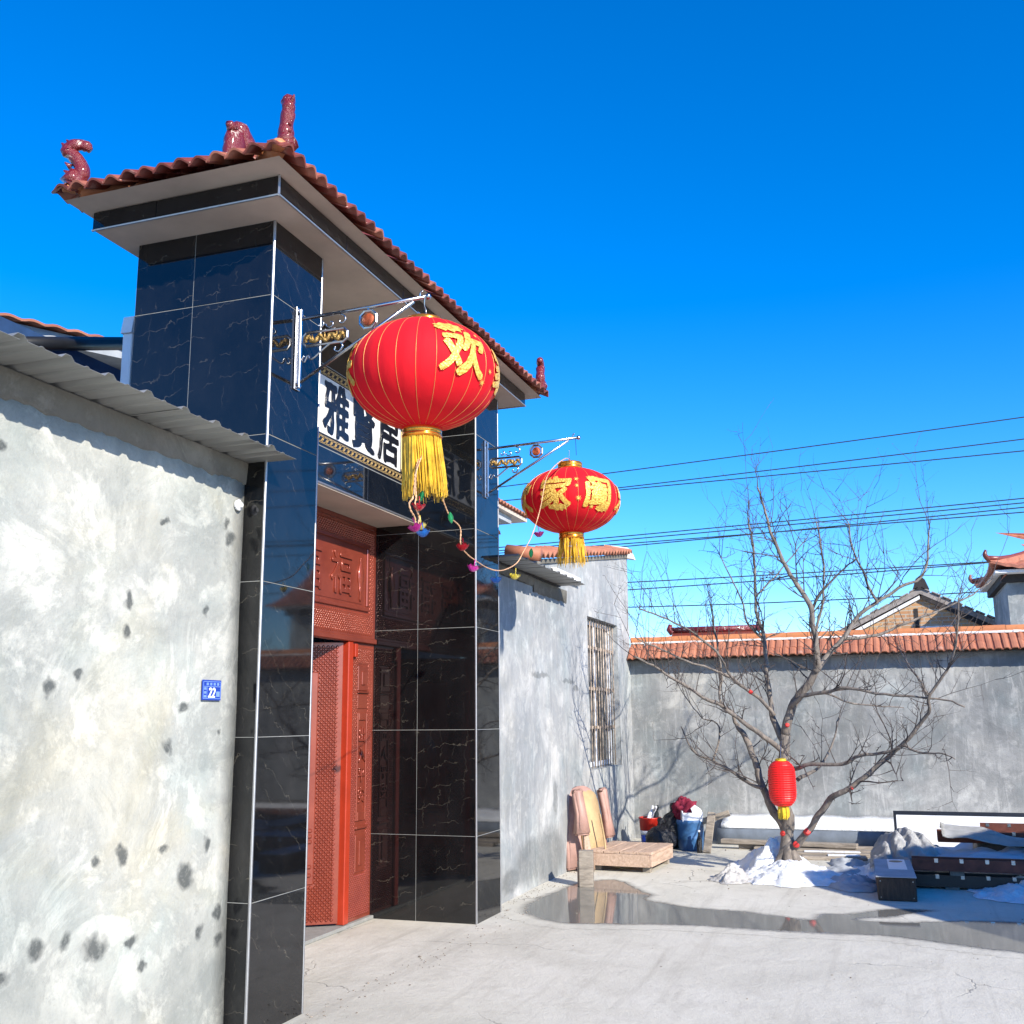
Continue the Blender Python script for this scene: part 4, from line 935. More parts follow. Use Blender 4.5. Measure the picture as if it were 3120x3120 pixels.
# ------------------------------------------------------------------ bare tree
LIMBS = [
 ([(11.12, 1.003, 0.065), (11.12, 1.013, 0.208), (11.12, 1.005, 0.353), (11.12, 0.996, 0.499), (11.12, 1.024, 0.718), (11.12, 1.02, 0.977), (11.12, 0.996, 1.2), (11.12, 0.965, 1.35)], 0.085, 0.062),
 ([(11.12, 1.002, 0.389), (11.162, 1.09, 0.53), (11.203, 1.179, 0.691), (11.245, 1.233, 0.809), (11.287, 1.302, 1.042), (11.328, 1.39, 1.29), (11.37, 1.476, 1.446)], 0.062, 0.03),
 ([(11.37, 1.476, 1.446), (11.384, 1.52, 1.584), (11.399, 1.619, 1.644), (11.413, 1.654, 1.784), (11.427, 1.617, 1.984), (11.441, 1.656, 2.269), (11.456, 1.687, 2.517), (11.47, 1.711, 2.725)], 0.024, 0.008),
 ([(11.12, 0.965, 1.35), (11.078, 0.913, 1.538), (11.037, 0.786, 1.743), (10.995, 0.641, 1.965), (10.953, 0.6, 2.132), (10.912, 0.62, 2.356), (10.87, 0.623, 2.562), (10.828, 0.743, 2.811), (10.787, 0.84, 3.004), (10.745, 0.934, 3.256), (10.703, 0.977, 3.428), (10.662, 1.017, 3.639), (10.62, 1.06, 3.811)], 0.058, 0.01),
 ([(10.97, 0.639, 1.964), (11.051, 0.505, 2.134), (11.132, 0.351, 2.286), (11.214, 0.191, 2.517), (11.295, -0.003, 2.672), (11.376, -0.271, 2.824), (11.458, -0.464, 2.941), (11.539, -0.551, 3.264), (11.62, -0.571, 3.517)], 0.036, 0.008),
 ([(11.22, 0.354, 2.292), (11.38, 0.06, 2.332), (11.54, -0.244, 2.45), (11.7, -0.591, 2.587), (11.86, -0.904, 2.728), (12.02, -1.153, 2.914)], 0.022, 0.007),
 ([(10.92, 0.626, 2.567), (10.845, 0.549, 2.708), (10.77, 0.41, 2.826), (10.695, 0.254, 2.968), (10.62, 0.141, 3.036)], 0.018, 0.007),
 ([(11.22, -0.003, 2.664), (11.245, 0.076, 2.845), (11.27, 0.154, 3.069), (11.295, 0.195, 3.294), (11.32, 0.228, 3.521)], 0.018, 0.007),
 ([(11.12, 0.985, 1.256), (11.17, 1.066, 1.464), (11.22, 1.101, 1.617), (11.27, 1.136, 1.928), (11.32, 1.135, 2.325), (11.37, 1.192, 2.531), (11.42, 1.224, 2.781), (11.47, 1.215, 3.261), (11.52, 1.249, 3.481), (11.57, 1.276, 3.682)], 0.042, 0.009),
 ([(11.12, 0.997, 1.182), (11.053, 1.041, 1.221), (10.987, 1.177, 1.335), (10.92, 1.368, 1.486), (10.853, 1.542, 1.62), (10.787, 1.718, 1.725), (10.72, 1.894, 1.85), (10.653, 2.052, 1.947), (10.587, 2.152, 2.023), (10.52, 2.369, 2.14)], 0.036, 0.011),
 ([(11.12, 1.067, 1.54), (11.082, 1.115, 1.616), (11.045, 1.274, 1.77), (11.007, 1.453, 1.926), (10.97, 1.572, 2.16), (10.932, 1.716, 2.299), (10.895, 1.901, 2.44), (10.858, 2.187, 2.587), (10.82, 2.359, 2.65)], 0.026, 0.008),
 ([(11.02, 1.455, 1.927), (10.87, 1.717, 2.043), (10.72, 1.979, 2.139), (10.57, 2.141, 2.232), (10.42, 2.321, 2.323)], 0.017, 0.007),
 ([(11.12, 1.002, 0.977), (11.037, 0.866, 1.028), (10.953, 0.749, 1.059), (10.87, 0.423, 1.083), (10.787, 0.241, 1.157), (10.703, 0.033, 1.196), (10.62, -0.121, 1.233)], 0.03, 0.014),
 ([(11.12, 0.88, 0.904), (11.253, 0.679, 1.019), (11.387, 0.543, 1.23), (11.52, 0.455, 1.514)], 0.024, 0.008),
 ([(11.12, 0.965, 0.246), (11.056, 0.893, 0.309), (10.991, 0.751, 0.498), (10.927, 0.592, 0.703), (10.863, 0.494, 0.798), (10.799, 0.293, 0.91), (10.734, 0.038, 1.125), (10.67, -0.122, 1.249), (10.606, -0.268, 1.423), (10.541, -0.366, 1.543), (10.477, -0.387, 1.697), (10.413, -0.508, 1.865), (10.349, -0.615, 2.03), (10.284, -0.675, 2.367), (10.22, -0.7, 2.566)], 0.046, 0.008),
 ([(11.12, 0.937, 1.501), (11.02, 0.866, 1.631), (10.92, 0.743, 1.722), (10.82, 0.518, 1.762), (10.72, 0.335, 1.788), (10.62, -0.006, 1.723), (10.52, -0.385, 1.689), (10.42, -0.678, 1.598)], 0.034, 0.008),
 ([(11.02, 0.749, 1.724), (11.145, 0.571, 1.751), (11.27, 0.361, 1.665), (11.395, 0.002, 1.614), (11.52, -0.179, 1.603)], 0.016, 0.006),
 ([(11.17, 1.225, 0.814), (11.245, 1.383, 0.873), (11.32, 1.504, 0.944), (11.395, 1.745, 1.075), (11.47, 1.934, 1.16), (11.545, 2.042, 1.307), (11.62, 2.113, 1.428)], 0.026, 0.008),
 ([(11.37, 1.741, 1.076), (11.458, 1.684, 1.288), (11.545, 1.71, 1.446), (11.632, 1.903, 1.548), (11.72, 2.076, 1.756)], 0.014, 0.006),
 ([(10.87, 0.596, 2.127), (10.9, 0.592, 2.354), (10.93, 0.523, 2.601), (10.96, 0.484, 2.949), (10.99, 0.504, 3.247), (11.02, 0.528, 3.49)], 0.02, 0.007),
 ([(11.32, 1.135, 2.325), (11.395, 1.316, 2.498), (11.47, 1.373, 2.752), (11.545, 1.509, 3.079), (11.62, 1.632, 3.351)], 0.016, 0.006),
 ([(11.42, 1.224, 2.781), (11.553, 1.069, 2.952), (11.687, 0.865, 3.208), (11.82, 0.679, 3.449)], 0.014, 0.006),
 ([(10.62, -0.122, 1.25), (10.52, -0.264, 1.202), (10.42, -0.422, 1.197), (10.32, -0.554, 1.142)], 0.014, 0.006),
 ([(10.52, -0.389, 1.698), (10.72, -0.247, 1.987), (10.92, -0.162, 2.182)], 0.014, 0.006),
]
tree = thing('bare_tree', 'leafless fruit tree with spreading grey branches growing from the snow pile', 'tree', TB)
rt_ = random.Random(23)
bm = B(); seeds = []; ALLP = []
for pts, r0, r1 in LIMBS:
    path = smooth_path([Vector(p) - TB for p in pts], 5); n = len(path)
    for i in range(1, n - 1):
        d = path[i]; path[i] = d + Vector((fbm(d * 5), fbm(d * 5 + Vector((9, 2, 1))), fbm(d * 5 + Vector((4, 7, 3))))) * .018
    rad = [.86 * (r0 + (r1 - r0) * (i / (n - 1)) ** .8) * (1 + .10 * fbm(path[i] * 9)) for i in range(n)]
    tube(bm, path, rad, 10 if r0 > .03 else 7); ALLP += [(q, a) for q, a in zip(path, rad)]
    for i in range(n // 6 if r0 < .07 else n - 2, n - 1):
        d = (path[i + 1] - path[i]).normalized()
        k = 1 if r0 > .05 else (2 if rt_.random() < .55 else 1)
        for _ in range(k):
            if rt_.random() < .56: seeds.append((path[i], d, rad[i], i / n))
    seeds.append((path[-1], (path[-1] - path[-3]).normalized(), rad[-1], 1.0))
# root flare
for a in range(6):
    t = a * 1.05; tube(bm, smooth_path([Vector((11.12, 1.01, .34)) - TB, Vector((11.12 + .07 * math.cos(t), 1.01 + .07 * math.sin(t), .16)) - TB, Vector((11.12 + .2 * math.cos(t), 1.01 + .2 * math.sin(t), .02)) - TB], 4), [.06, .06, .055, .05, .05, .045, .04, .03, .02], 7)
obj('trunk', bm, 'bark', tree, smooth=True)
bm = B(); ntw = 0
def twig(p, d, L, r, depth):
    global ntw
    n = 4; path = [p]; dd = d.copy()
    for i in range(n):
        dd = (dd + Vector((rt_.gauss(0, .13), rt_.gauss(0, .13), rt_.gauss(.06, .11)))).normalized(); path.append(path[-1] + dd * (L / n))
    tube(bm, path, [r * (1 - .75 * i / n) for i in range(n + 1)], 4, cap=False); ntw += 1
    for i in range(1, n + 1):
        if depth > 0 and rt_.random() < (.66 if depth > 1 else .42):
            s = Vector((rt_.gauss(0, 1), rt_.gauss(0, 1), rt_.gauss(.45, .8))).normalized()
            nd = (dd * .55 + s * .8).normalized(); twig(path[i], nd, L * rt_.uniform(.35, .62), r * .62, depth - 1)
        elif rt_.random() < .35:                                        # spur
            s = Vector((rt_.gauss(0, 1), rt_.gauss(0, 1), rt_.gauss(0, 1))).normalized(); tube(bm, [path[i], path[i] + s * .025], [r * .6, r * .25], 3, cap=False)
for p, d, r, t in seeds:
    s = Vector((rt_.gauss(0, 1), rt_.gauss(0, 1), rt_.gauss(.55, .8))).normalized()
    nd = (d * (.5 if t < 1 else 1.2) + s * .85).normalized()
    L = rt_.uniform(.16, .62) * (.65 if t < .35 else 1.0)
    if p.z > 1.6 and rt_.random() < .30: L *= 1.5; nd = (nd * .5 + Vector((0, 0, 1))).normalized()
    if p.z < .75 and rt_.random() < .75: continue
    if p.z < 1.75 and rt_.random() < .52: continue
    twig(p, nd, L, min(.0095, max(.0048, r * .42)), 2 if L > .30 else 1)
obj('crown', bm, 'twig', tree, kind='stuff')
def stub(p, d, r, L, mat, name):
    p = Vector(p) - TB; q, a = min(ALLP, key=lambda e: (e[0] - p).length)      # sits on the nearest limb
    d = Vector(d).normalized(); p = q + d * (a + .012); L = a + .012
    if name == 'bare_patch': p = q; r = a * 1.06
    obj(name, tube(B(), [p - d * L, p - d * .004, p + d * .004, p + d * .006], [r * .8, r * .82, r * .74, r * .6], 10), mat, tree, smooth=True)
stub((10.95, .98, .26), (-.9, .1, .1), .040, .12, 'cut_red', 'painted_cut'); stub((10.98, 1.17, .36), (-.6, .5, .5), .034, .10, 'cut_red', 'painted_cut')
stub((11.0, .85, .47), (-.7, -.3, .3), .042, .10, 'cut_red', 'painted_cut'); stub((11.05, .93, 1.42), (-.8, -.2, .3), .028, .08, 'cut_red', 'painted_cut')
stub((10.83, .36, .86), (-.4, -.8, .2), .024, .07, 'cut_red', 'painted_cut'); stub((11.0, 1.33, 1.72), (-.4, .5, .5), .026, .10, 'cut_red', 'painted_cut')
stub((10.75, .13, 1.02), (0, -.55, .5), .030, .09, 'cut_wood', 'bare_patch'); stub((10.70, 1.83, 1.69), (0, -.8, -.45), .021, .10, 'cut_wood', 'bare_patch')

# small plastic lantern hung on the trunk
sl_ = thing('small_lantern', 'small red pleated cylinder lantern hung against the tree trunk', 'lantern', (10.86, 1.005, .885))
bm = B(); prof = []
for i in range(41):
    t = i / 40; z = -.215 + .43 * t
    r = .132 * (1 - abs(2 * t - 1) ** 5 * .52) + (.0042 if i % 2 else -.0020)
    prof.append((r, z))
lathe(bm, prof, 28)
obj('shade', bm, 'red_plastic', sl_)
obj('cap', lathe(B(), [(.055, .212), (.058, .225), (.045, .238), (.012, .242)], 18), 'yellow', sl_, smooth=True)
bm = B()
for k in range(70):
    a = rnd.uniform(0, 6.283); r = .05 * math.sqrt(rnd.random()); L = rnd.uniform(.09, .13)
    tube(bm, [(r * math.cos(a), r * math.sin(a), -.215), (r * 1.15 * math.cos(a), r * 1.15 * math.sin(a), -.215 - L * .6), (r * 1.1 * math.cos(a) + rnd.uniform(-.01, .01), r * 1.1 * math.sin(a), -.215 - L)], [.0065, .0065, .004], 4)
obj('tassel', bm, 'yellow', sl_, kind='stuff')
obj('hanger', tube(B(), [(0, 0, .24), (.05, .0, .33), (.16, .0, .40)], .0025, 5), 'chrome', sl_)

# ------------------------------------------------------------------ big lanterns, brackets, garland
def lantern(loc, Rr, Hh, label, glyphs, neck, ntas, tlen, clump, sway, rib0, tilt, cap_drop=0.0):
    L = thing('palace_lantern', label, 'lantern', loc); L.rotation_euler = tilt
    NG = 24
    def rad(t):
        t = max(-1, min(1, t)); return max(neck * .98, Rr * (1 - abs(t) ** 2.15) ** (1 / 2.0))
    bm = B(); SEG = NG * 4; rows = 30; rings = []
    for i in range(rows + 1):
        t = -math.cos(math.pi * i / rows); t = t * .985
        rr = rad(t); ring = []
        for k in range(SEG):
            a = 2 * math.pi * k / SEG + rib0; ph = (k % 4) / 4
            bul = 1 + .014 * math.sin(math.pi * ph) * (rr / Rr)
            ring.append(bm.verts.new((rr * bul * math.cos(a), rr * bul * math.sin(a), Hh * t)))
        rings.append(ring)
    for a, b in zip(rings, rings[1:]):
        for k in range(SEG): bm.faces.new((a[k], a[(k + 1) % SEG], b[(k + 1) % SEG], b[k]))
    body = obj('shade', bm, 'red', L, smooth=True)
    rb = tube(B(), [(rad(t) + .0012, 0, Hh * t) for t in [-.97 + 1.94 * i / 28 for i in range(29)]], .0014, 5)
    me = bpy.data.meshes.new('rib'); rb.to_mesh(me); rb.free(); me.materials.append(M['wire_gold'])
    for k in range(NG): obj('rib', me, None, body, rot=(0, 0, 2 * math.pi * k / NG + rib0), smooth=True)
    zb = -Hh * .985
    for nm, z0, s in (('bottom_ring', zb - .055, 1), ('top_ring', Hh * .97 - cap_drop, 1)):
        obj(nm, lathe(B(), [(neck * .90, z0), (neck * 1.03, z0 + .001), (neck * 1.04, z0 + .016), (neck * .985, z0 + .022), (neck * 1.02, z0 + .03), (neck * 1.02, z0 + .05), (neck * .96, z0 + .058), (neck * .90, z0 + .058)], 40, cap=False), 'gold', L, smooth=True)
    for nm, z0 in (('bottom_ring_core', zb - .04), ('top_ring_core', Hh * .97 + .02 - cap_drop)):
        obj(nm, lathe(B(), [(neck * .89, z0), (neck * .89, z0 + .03)], 24), 'red', L)
    # tassel
    bm = B(); rg = random.Random(int(loc[0] * 100))
    for k in range(ntas):
        a = 2 * math.pi * (k + rg.random()) / ntas
        if clump and math.sin(a * clump) < -.15 and rg.random() < .85: continue
        r = neck * rg.uniform(.84, .98); l_ = tlen * rg.uniform(.80, 1.08); fl = rg.uniform(.96, 1.24); wob = rg.uniform(-.026, .026)
        p = [(r * math.cos(a), r * math.sin(a), zb - .045)]
        for q in (.33, .66, 1.0):
            w = r * (1 + (fl - 1) * q)
            p.append((w * math.cos(a) + sway[0] * q + wob * q * rg.uniform(.5, 1.4), w * math.sin(a) + sway[1] * q + wob * q, zb - .045 - l_ * q))
        tube(bm, p, [.0028, .0030, .0030, .0016], 4)
    obj('tassel', bm, 'thread', L, kind='stuff')
    # hanging hook and wire
    obj('hook', tube(B(), smooth_path([(0, 0, Hh + .03), (.012, 0, Hh + .07), (0, .006, Hh + .10), (-.006, 0, Hh + .16)], 5), .0028, 6), 'chrome', L, smooth=True)
    obj('cross_bar', tube(B(), [(-neck * .88, 0, Hh + .026), (neck * .88, 0, Hh + .026)], .004, 6), 'chrome', L)
    for ch, a_deg, size, zc in glyphs:
        b = text_mesh(ch, size, .001, size * .034, .022) if ch not in '*+' else (star(size) if ch == '*' else oval(size))
        a0 = R_(a_deg)
        for v in b.verts:
            if ch not in '*+':
                q = Vector((v.co.x * 11 + a_deg, v.co.y * 11, 0)); v.co.x += mnoise.noise(q) * .009 + v.co.y * .08; v.co.y += mnoise.noise(q + Vector((5, 5, 5))) * .009
        for v in b.verts:
            zz = zc + v.co.y
            sz = Hh * max(-.97, min(.97, math.sin(zz / Hh * 1.0) if abs(zz / Hh) < 1.5 else .97)); t = sz / Hh
            rr = rad(t) * 1.016 + .0045 + max(0, v.co.z) ; aa = a0 + v.co.x / max(.2, rad(t))
            v.co = Vector((rr * math.cos(aa), rr * math.sin(aa), sz))
        obj('lettering' if ch not in '*+' else 'gold_flower', b, 'glitter', body)
    return L
def oval(s):
    bm = B(); c = bm.verts.new((0, 0, .001)); n = 40
    vs = [bm.verts.new((s * 1.5 * (1 + .10 * math.cos(9 * a)) * math.cos(a), s * .62 * (1 + .16 * math.cos(9 * a)) * math.sin(a) - (.2 * s if abs(math.cos(5 * a)) > .97 and math.sin(a) < 0 else 0), .001)) for a in [2 * math.pi * k / n for k in range(n)]]
    for i in range(n): bm.faces.new((c, vs[i], vs[(i + 1) % n]))
    return bm
def star(s):
    bm = B(); c = bm.verts.new((0, 0, .001)); vs = [bm.verts.new((s * (1 if i % 2 == 0 else .32) * math.cos(i * math.pi / 8), s * (1 if i % 2 == 0 else .32) * math.sin(i * math.pi / 8), .001)) for i in range(16)]
    for i in range(16): bm.faces.new((c, vs[i], vs[(i + 1) % 16]))
    return bm
l1 = lantern((5.005, 2.244, 3.372), .402, .302, 'large round red lantern hanging nearest, with long gold tassel', [('欢', 236, .265, .035), ('*', 255, .022, -.10), ('*', 262, .018, -.03), ('+', 225, .052, .185), ('*', 251, .014, .16), ('*', 237, .012, .19), ('家', 290, .265, .02), ('乐', 120, .27, 0)], .105, 260, .32, 0, (.02, -.015), .06, (R_(2), R_(-2), 0), .034)
l2 = lantern((8.073, 2.30, 3.272), .392, .268, 'round red lantern hanging farther off, before the tree, with clumped tassel', [('家', 178, .27, .0), ('阖', 231, .27, .0), ('乐', 284, .27, 0), ('欢', 122, .27, 0), ('*', 203, .022, .10), ('*', 203, .018, .04), ('*', 205, .026, -.06), ('+', 224, .035, .115), ('+', 238, .040, -.125), ('*', 222, .024, -.12), ('+', 182, .04, -.125), ('*', 170, .022, .12)], .100, 230, .22, 7, (.0, .0), .17, (0, 0, 0))
l1['group'] = l2['group'] = 'round red lanterns on the gate brackets'

def bracket(loc, label):
    b = thing('lantern_bracket', label, 'bracket', loc); b['group'] = 'steel lantern brackets on the gate pillars'
    # local: +y into the wall, origin on the pillar face, z=0 at the plate foot
    obj('wall_plate', boxm((-.030, -.012, 0), (.030, -.0005, .495), .003), 'chrome', b)
    obj('stand_off', boxm((-.011, -.030, .01), (.011, -.0125, .485), .003), 'chrome', b)
    for z in (.03, .46):
        for x in (-.018, .018): obj('bolt', lathe(B(), [(.008, 0), (.008, .010), (.004, .013)], 8), 'chrome', b, (x, -.012, z), rot=(R_(90), 0, 0))
    obj('arm', tube(B(), [(0, -.03, .425), (0, -.815, .447)], .0105, 10), 'chrome', b, smooth=True)
    obj('end_ball', lathe(B(), [(.002, -.018), (.012, -.014), (.018, 0), (.012, .014), (.002, .018)], 12), 'chrome', b, (0, -.822, .447), smooth=True)
    obj('brace', tube(B(), [(0, -.03, .045), (0, -.735, .430)], .0095, 10), 'chrome', b, smooth=True)
    def flat(pts, r=.006): return tube(B(), smooth_path(pts, 5), r, 6)
    def spiral(cy, cz, r0, a0, turns, sg=1, n=10):
        return [(0, cy + sg * r0 * (1 - .75 * i / n) * math.cos(a0 + turns * i / n), cz + r0 * (1 - .75 * i / n) * math.sin(a0 + turns * i / n)) for i in range(n + 1)]
    obj('scroll', flat([(0, -.075, .20), (0, -.055, .165), (0, -.035, .175), (0, -.05, .20)][::-1] + [(0, -.10, .175), (0, -.20, .245), (0, -.255, .262), (0, -.295, .235), (0, -.275, .20), (0, -.245, .21), (0, -.25, .23)]), 'chrome', b, smooth=True)
    for s in (spiral(-.285, .385, .034, 1.4, 5.0), spiral(-.215, .375, .030, 0, -5.0), spiral(-.15, .375, .024, 2, 5)):
        obj('scroll', flat(s, .0048), 'chrome', b, smooth=True)
    # long octagonal panel with cast figure
    def ring(y0, y1, z0, z1, ch, r, nm, mat='chrome'):
        pts = [(0, y0 + ch, z0), (0, y1 - ch, z0), (0, y1, z0 + ch), (0, y1, z1 - ch), (0, y1 - ch, z1), (0, y0 + ch, z1), (0, y0, z1 - ch), (0, y0, z0 + ch)]
        return obj(nm, tube(B(), pts, r, 6, closed=True), mat, b)
    ring(-.325, -.04, .255, .335, .022, .0085, 'panel_frame')
    bmf = B(); rg = random.Random(5)
    pth = [(0, -.055 - .0225 * k, .294 + .020 * math.sin(k * 1.9)) for k in range(12)]
    tube(bmf, smooth_path(pth, 3), [.009 + .005 * abs(math.sin(i * 2.3)) for i in range(34)], 8)
    for k in range(11): tube(bmf, [(rg.uniform(-.008, .008), -.06 - .024 * k, .28), (rg.uniform(-.012, .012), -.06 - .024 * k + rg.uniform(-.01, .01), .32)], [.009, .004], 6)
    obj('cast_figure', bmf, 'gold_cast', b, smooth=True)
    ring(-.505, -.405, .315, .415, .028, .0095, 'medallion_frame')
    obj('medallion', lathe(B(), [(.004, -.006), (.033, -.005), (.038, 0), (.033, .005), (.004, .006)], 16), 'red_gold', b, (0, -.455, .365), rot=(0, R_(90), 0), smooth=True)
    obj('medallion_link', tube(B(), [(0, -.455, .415), (0, -.455, .438)], .008, 6), 'chrome', b)
    obj('finial', flat([(0, -.77, .447), (0, -.775, .475), (0, -.79, .485)], .005), 'chrome', b, smooth=True)
    obj('hanging_wire', tube(B(), [(0, -.795, .442), (.004, -.797, .37), (0, -.80, .30)], .0022, 5), 'cable', b)
    return b
bracket((5.008, YF, 3.380), 'polished steel scroll bracket holding the nearest lantern on the left pillar')
bracket((8.070, YF, 3.350), 'polished steel scroll bracket holding the farther lantern on the right pillar')

gar = thing('flower_garland', 'cord garland of coloured plastic flowers slung between the two lanterns', 'garland', (5.1, 2.2, 2.8))
GO = Vector((5.1, 2.2, 2.8))
GP = [(5.02, 2.23, 2.93), (5.133, 2.2, 2.76), (5.188, 2.2, 2.698), (5.282, 2.2, 2.632), (5.427, 2.2, 2.596), (5.437, 2.2, 2.499), (5.543, 2.2, 2.458), (5.652, 2.2, 2.443), (5.835, 2.2, 2.425), (6.008, 2.2, 2.427), (6.188, 2.2, 2.456), (6.413, 2.2, 2.529), (6.551, 2.2, 2.624), (6.709, 2.2, 2.739), (6.845, 2.2, 2.876), (6.95, 2.2, 3.013), (7.026, 2.2, 3.148), (7.118, 2.2, 3.265), (7.305, 2.2, 3.381), (7.55, 2.2, 3.49), (7.85, 2.25, 3.57), (8.02, 2.28, 3.575)]
GB = [(4.99, 2.23, 2.95), (4.83, 2.2, 2.80), (4.815, 2.2, 2.72), (4.824, 2.2, 2.654), (4.812, 2.2, 2.616), (4.839, 2.2, 2.581), (4.866, 2.2, 2.551), (4.845, 2.2, 2.50)]
def twist_cord(pts, r, tw):
    path = smooth_path([Vector(p) - GO for p in pts], 9); bm = B()
    for ph in (0, math.pi):
        q = []; s = 0
        for i, p in enumerate(path):
            if i: s += (p - path[i - 1]).length
            t = (path[min(i + 1, len(path) - 1)] - path[max(0, i - 1)]).normalized(); a = t.orthogonal().normalized(); b = t.cross(a)
            q.append(p + (a * math.cos(s * tw + ph) + b * math.sin(s * tw + ph)) * r * .8)
        tube(bm, q, r, 5)
    return bm
obj('cord', twist_cord(GP, .0027, 150), 'cord', gar, smooth=True); obj('cord', twist_cord(GB, .0027, 150), 'cord', gar, smooth=True)
obj('cord', twist_cord([(p[0] + .035 * math.sin(i), p[1] + .02, p[2]) for i, p in enumerate(GB)], .003, 120), 'cord', gar, smooth=True)
def flower(n=6):
    bm = B(); cup = []
    for j, (r, z) in enumerate(((.004, -.036), (.020, -.032), (.037, -.016), (.048, .0), (.054, .012))):
        cup.append([bm.verts.new((r * math.cos(a), r * math.sin(a) * .7, z + (.010 * math.cos(n * a) if j == 4 else 0))) for a in [2 * math.pi * k / 30 for k in range(30)]])
    for a, b in zip(cup, cup[1:]):
        for k in range(30): bm.faces.new((a[k], a[(k + 1) % 30], b[(k + 1) % 30], b[k]))
    bm.faces.new(cup[0][::-1]); tube(bm, [(0, 0, -.03), (.004, 0, .03), (0, 0, .072)], .0045, 6)
    bmesh.ops.solidify(bm, geom=bm.faces[:], thickness=.0016)
    return bm
def leafm():
    bm = B(); a = []
    for i in range(8):
        t = i / 7; w = .017 * math.sin(math.pi * min(1, t * .92 + .06)) ; a.append((t, w))
    L = [bm.verts.new((-w, .004 * math.sin(t * 3), -.075 * t)) for t, w in a]; C_ = [bm.verts.new((0, -.005, -.075 * t)) for t, w in a]; R2 = [bm.verts.new((w, .004 * math.sin(t * 3), -.075 * t)) for t, w in a]
    for i in range(7): bm.faces.new((L[i], L[i + 1], C_[i + 1], C_[i])); bm.faces.new((C_[i], C_[i + 1], R2[i + 1], R2[i]))
    bmesh.ops.solidify(bm, geom=bm.faces[:], thickness=.0015); return bm
def keep(bm, nm, mt):
    me = bpy.data.meshes.new(nm); bm.to_mesh(me); bm.free(); me.materials.append(M[mt])
    for p in me.polygons: p.use_smooth = True
    return me
FM = {k: keep(flower(), 'flower', 'f_' + k) for k in ('red', 'mag', 'blue', 'yel')}; FM['green'] = keep(leafm(), 'leaf', 'f_green')
for p, k in [((4.886, 2.19, 2.70), 'green'), ((5.252, 2.19, 2.655), 'green'), ((5.439, 2.19, 2.49), 'red'), ((5.603, 2.19, 2.391), 'mag'), ((5.987, 2.19, 2.37), 'blue'), ((6.337, 2.19, 2.434), 'yel'), ((6.83, 2.18, 2.79), 'mag'), ((6.66, 2.18, 2.66), 'green'), ((4.834, 2.19, 2.609), 'red'), ((4.794, 2.19, 2.492), 'mag'), ((4.878, 2.2, 2.517), 'yel'), ((4.847, 2.17, 2.472), 'blue'), ((5.114, 2.18, 2.747), 'yel')]:
    s = .70 if k != 'green' else .9
    o = obj('leaf' if k == 'green' else 'flower', FM[k], None, gar, Vector(p) - GO, rot=(rnd.uniform(-.25, .25), rnd.uniform(-.3, .3), R_(-70) + rnd.uniform(-.4, .4)))
    o.scale = (s, s, s)
    if k == 'green': o.rotation_euler = (0, rnd.uniform(-.3, .3), R_(-60))

# ------------------------------------------------------------------ things by the right wall
st = thing('upholstered_board', 'faded pink upholstered board with torn tan backing leaning on grey wall', 'board', (10.95, 2.90, 0))
def pad(w, t, h, rtop, mat, par, loc, rot, name, n=10, amp=.012):
    pts = [(-w / 2, 0)]
    for k in range(n + 1):
        a = math.pi - math.pi * k / n; pts.append((rtop * math.cos(a) + (0), h - rtop * .7 + rtop * .7 * math.sin(a)) if rtop < w / 2 - 1e-6 else (w / 2 * math.cos(a), h - rtop + rtop * math.sin(a)))
    pts.append((w / 2, 0))
    bm = B(); prism(bm, pts, 'x', -t / 2, t / 2)
    bmesh.ops.bevel(bm, geom=bm.edges[:], offset=min(.02, t * .3), segments=2, affect='EDGES')
    bmesh.ops.triangulate(bm, faces=bm.faces[:])
    bmesh.ops.subdivide_edges(bm, edges=[e for e in bm.edges if e.calc_length() > .12], cuts=1)
    for v in bm.verts: v.co += Vector((fbm(v.co * 6), fbm(v.co * 6 + Vector((3, 3, 3))), 0)) * amp
    return obj(name, bm, mat, par, loc, rot=rot, smooth=True)
RB = R_(66)
pad(.74, .09, .82, .22, 'pink', st, (.06, .12, .015), (0, R_(8), RB), 'back_panel', amp=.02)
pad(.36, .05, .76, .16, 'tan', st, (.09, .045, .03), (0, R_(9), RB), 'torn_backing', amp=.03)
pad(.17, .10, .46, .05, 'pink', st, (-.24, .10, .36), (0, R_(8), RB - .25), 'side_flap', amp=.02)
pad(.17, .07, .40, .03, 'wood_pale', st, (-.20, .05, .0), (0, R_(4), RB), 'lower_panel', amp=.02)
pad(.15, .09, .52, .05, 'pink', st, (.36, -.03, .28), (0, R_(8), RB + .3), 'side_flap', amp=.03)
obj('strap', tube(B(), smooth_path([(.02, -.02, .55), (.03, -.06, .30), (-.02, -.10, .10), (.08, -.20, .015), (.20, -.32, .012)], 6), .010, 6), 'tan', st, smooth=True)
pal = thing('wooden_platform', 'low pinkish wooden platform on short feet beside the leaning board', 'pallet', (11.25, 2.62, 0), R_(-4))
for i in range(4): obj('plank', boxm((-.42, -.34 + i * .172, .175), (.42, -.34 + i * .172 + .165, .205 + rnd.uniform(-.004, .004)), .004), 'wood_pale', pal)
obj('apron', boxm((-.418, -.338, .06), (.40, -.315, .173), .003), 'wood_pale', pal); obj('apron', boxm((-.418, .315, .06), (.40, .338, .173), .003), 'wood_pale', pal); obj('apron', boxm((-.425, -.312, .055), (-.405, .312, .173), .003), 'wood_pale', pal)
for x in (-.36, .32):
    for y in (-.30, .22): obj('foot', boxm((x, y, 0), (x + .07, y + .08, .06), .004), 'wood_grey', pal)
bl = thing('timber_block', 'upright grey timber block standing at the puddle by the wall', 'block', (9.86, 2.73, 0), R_(12))
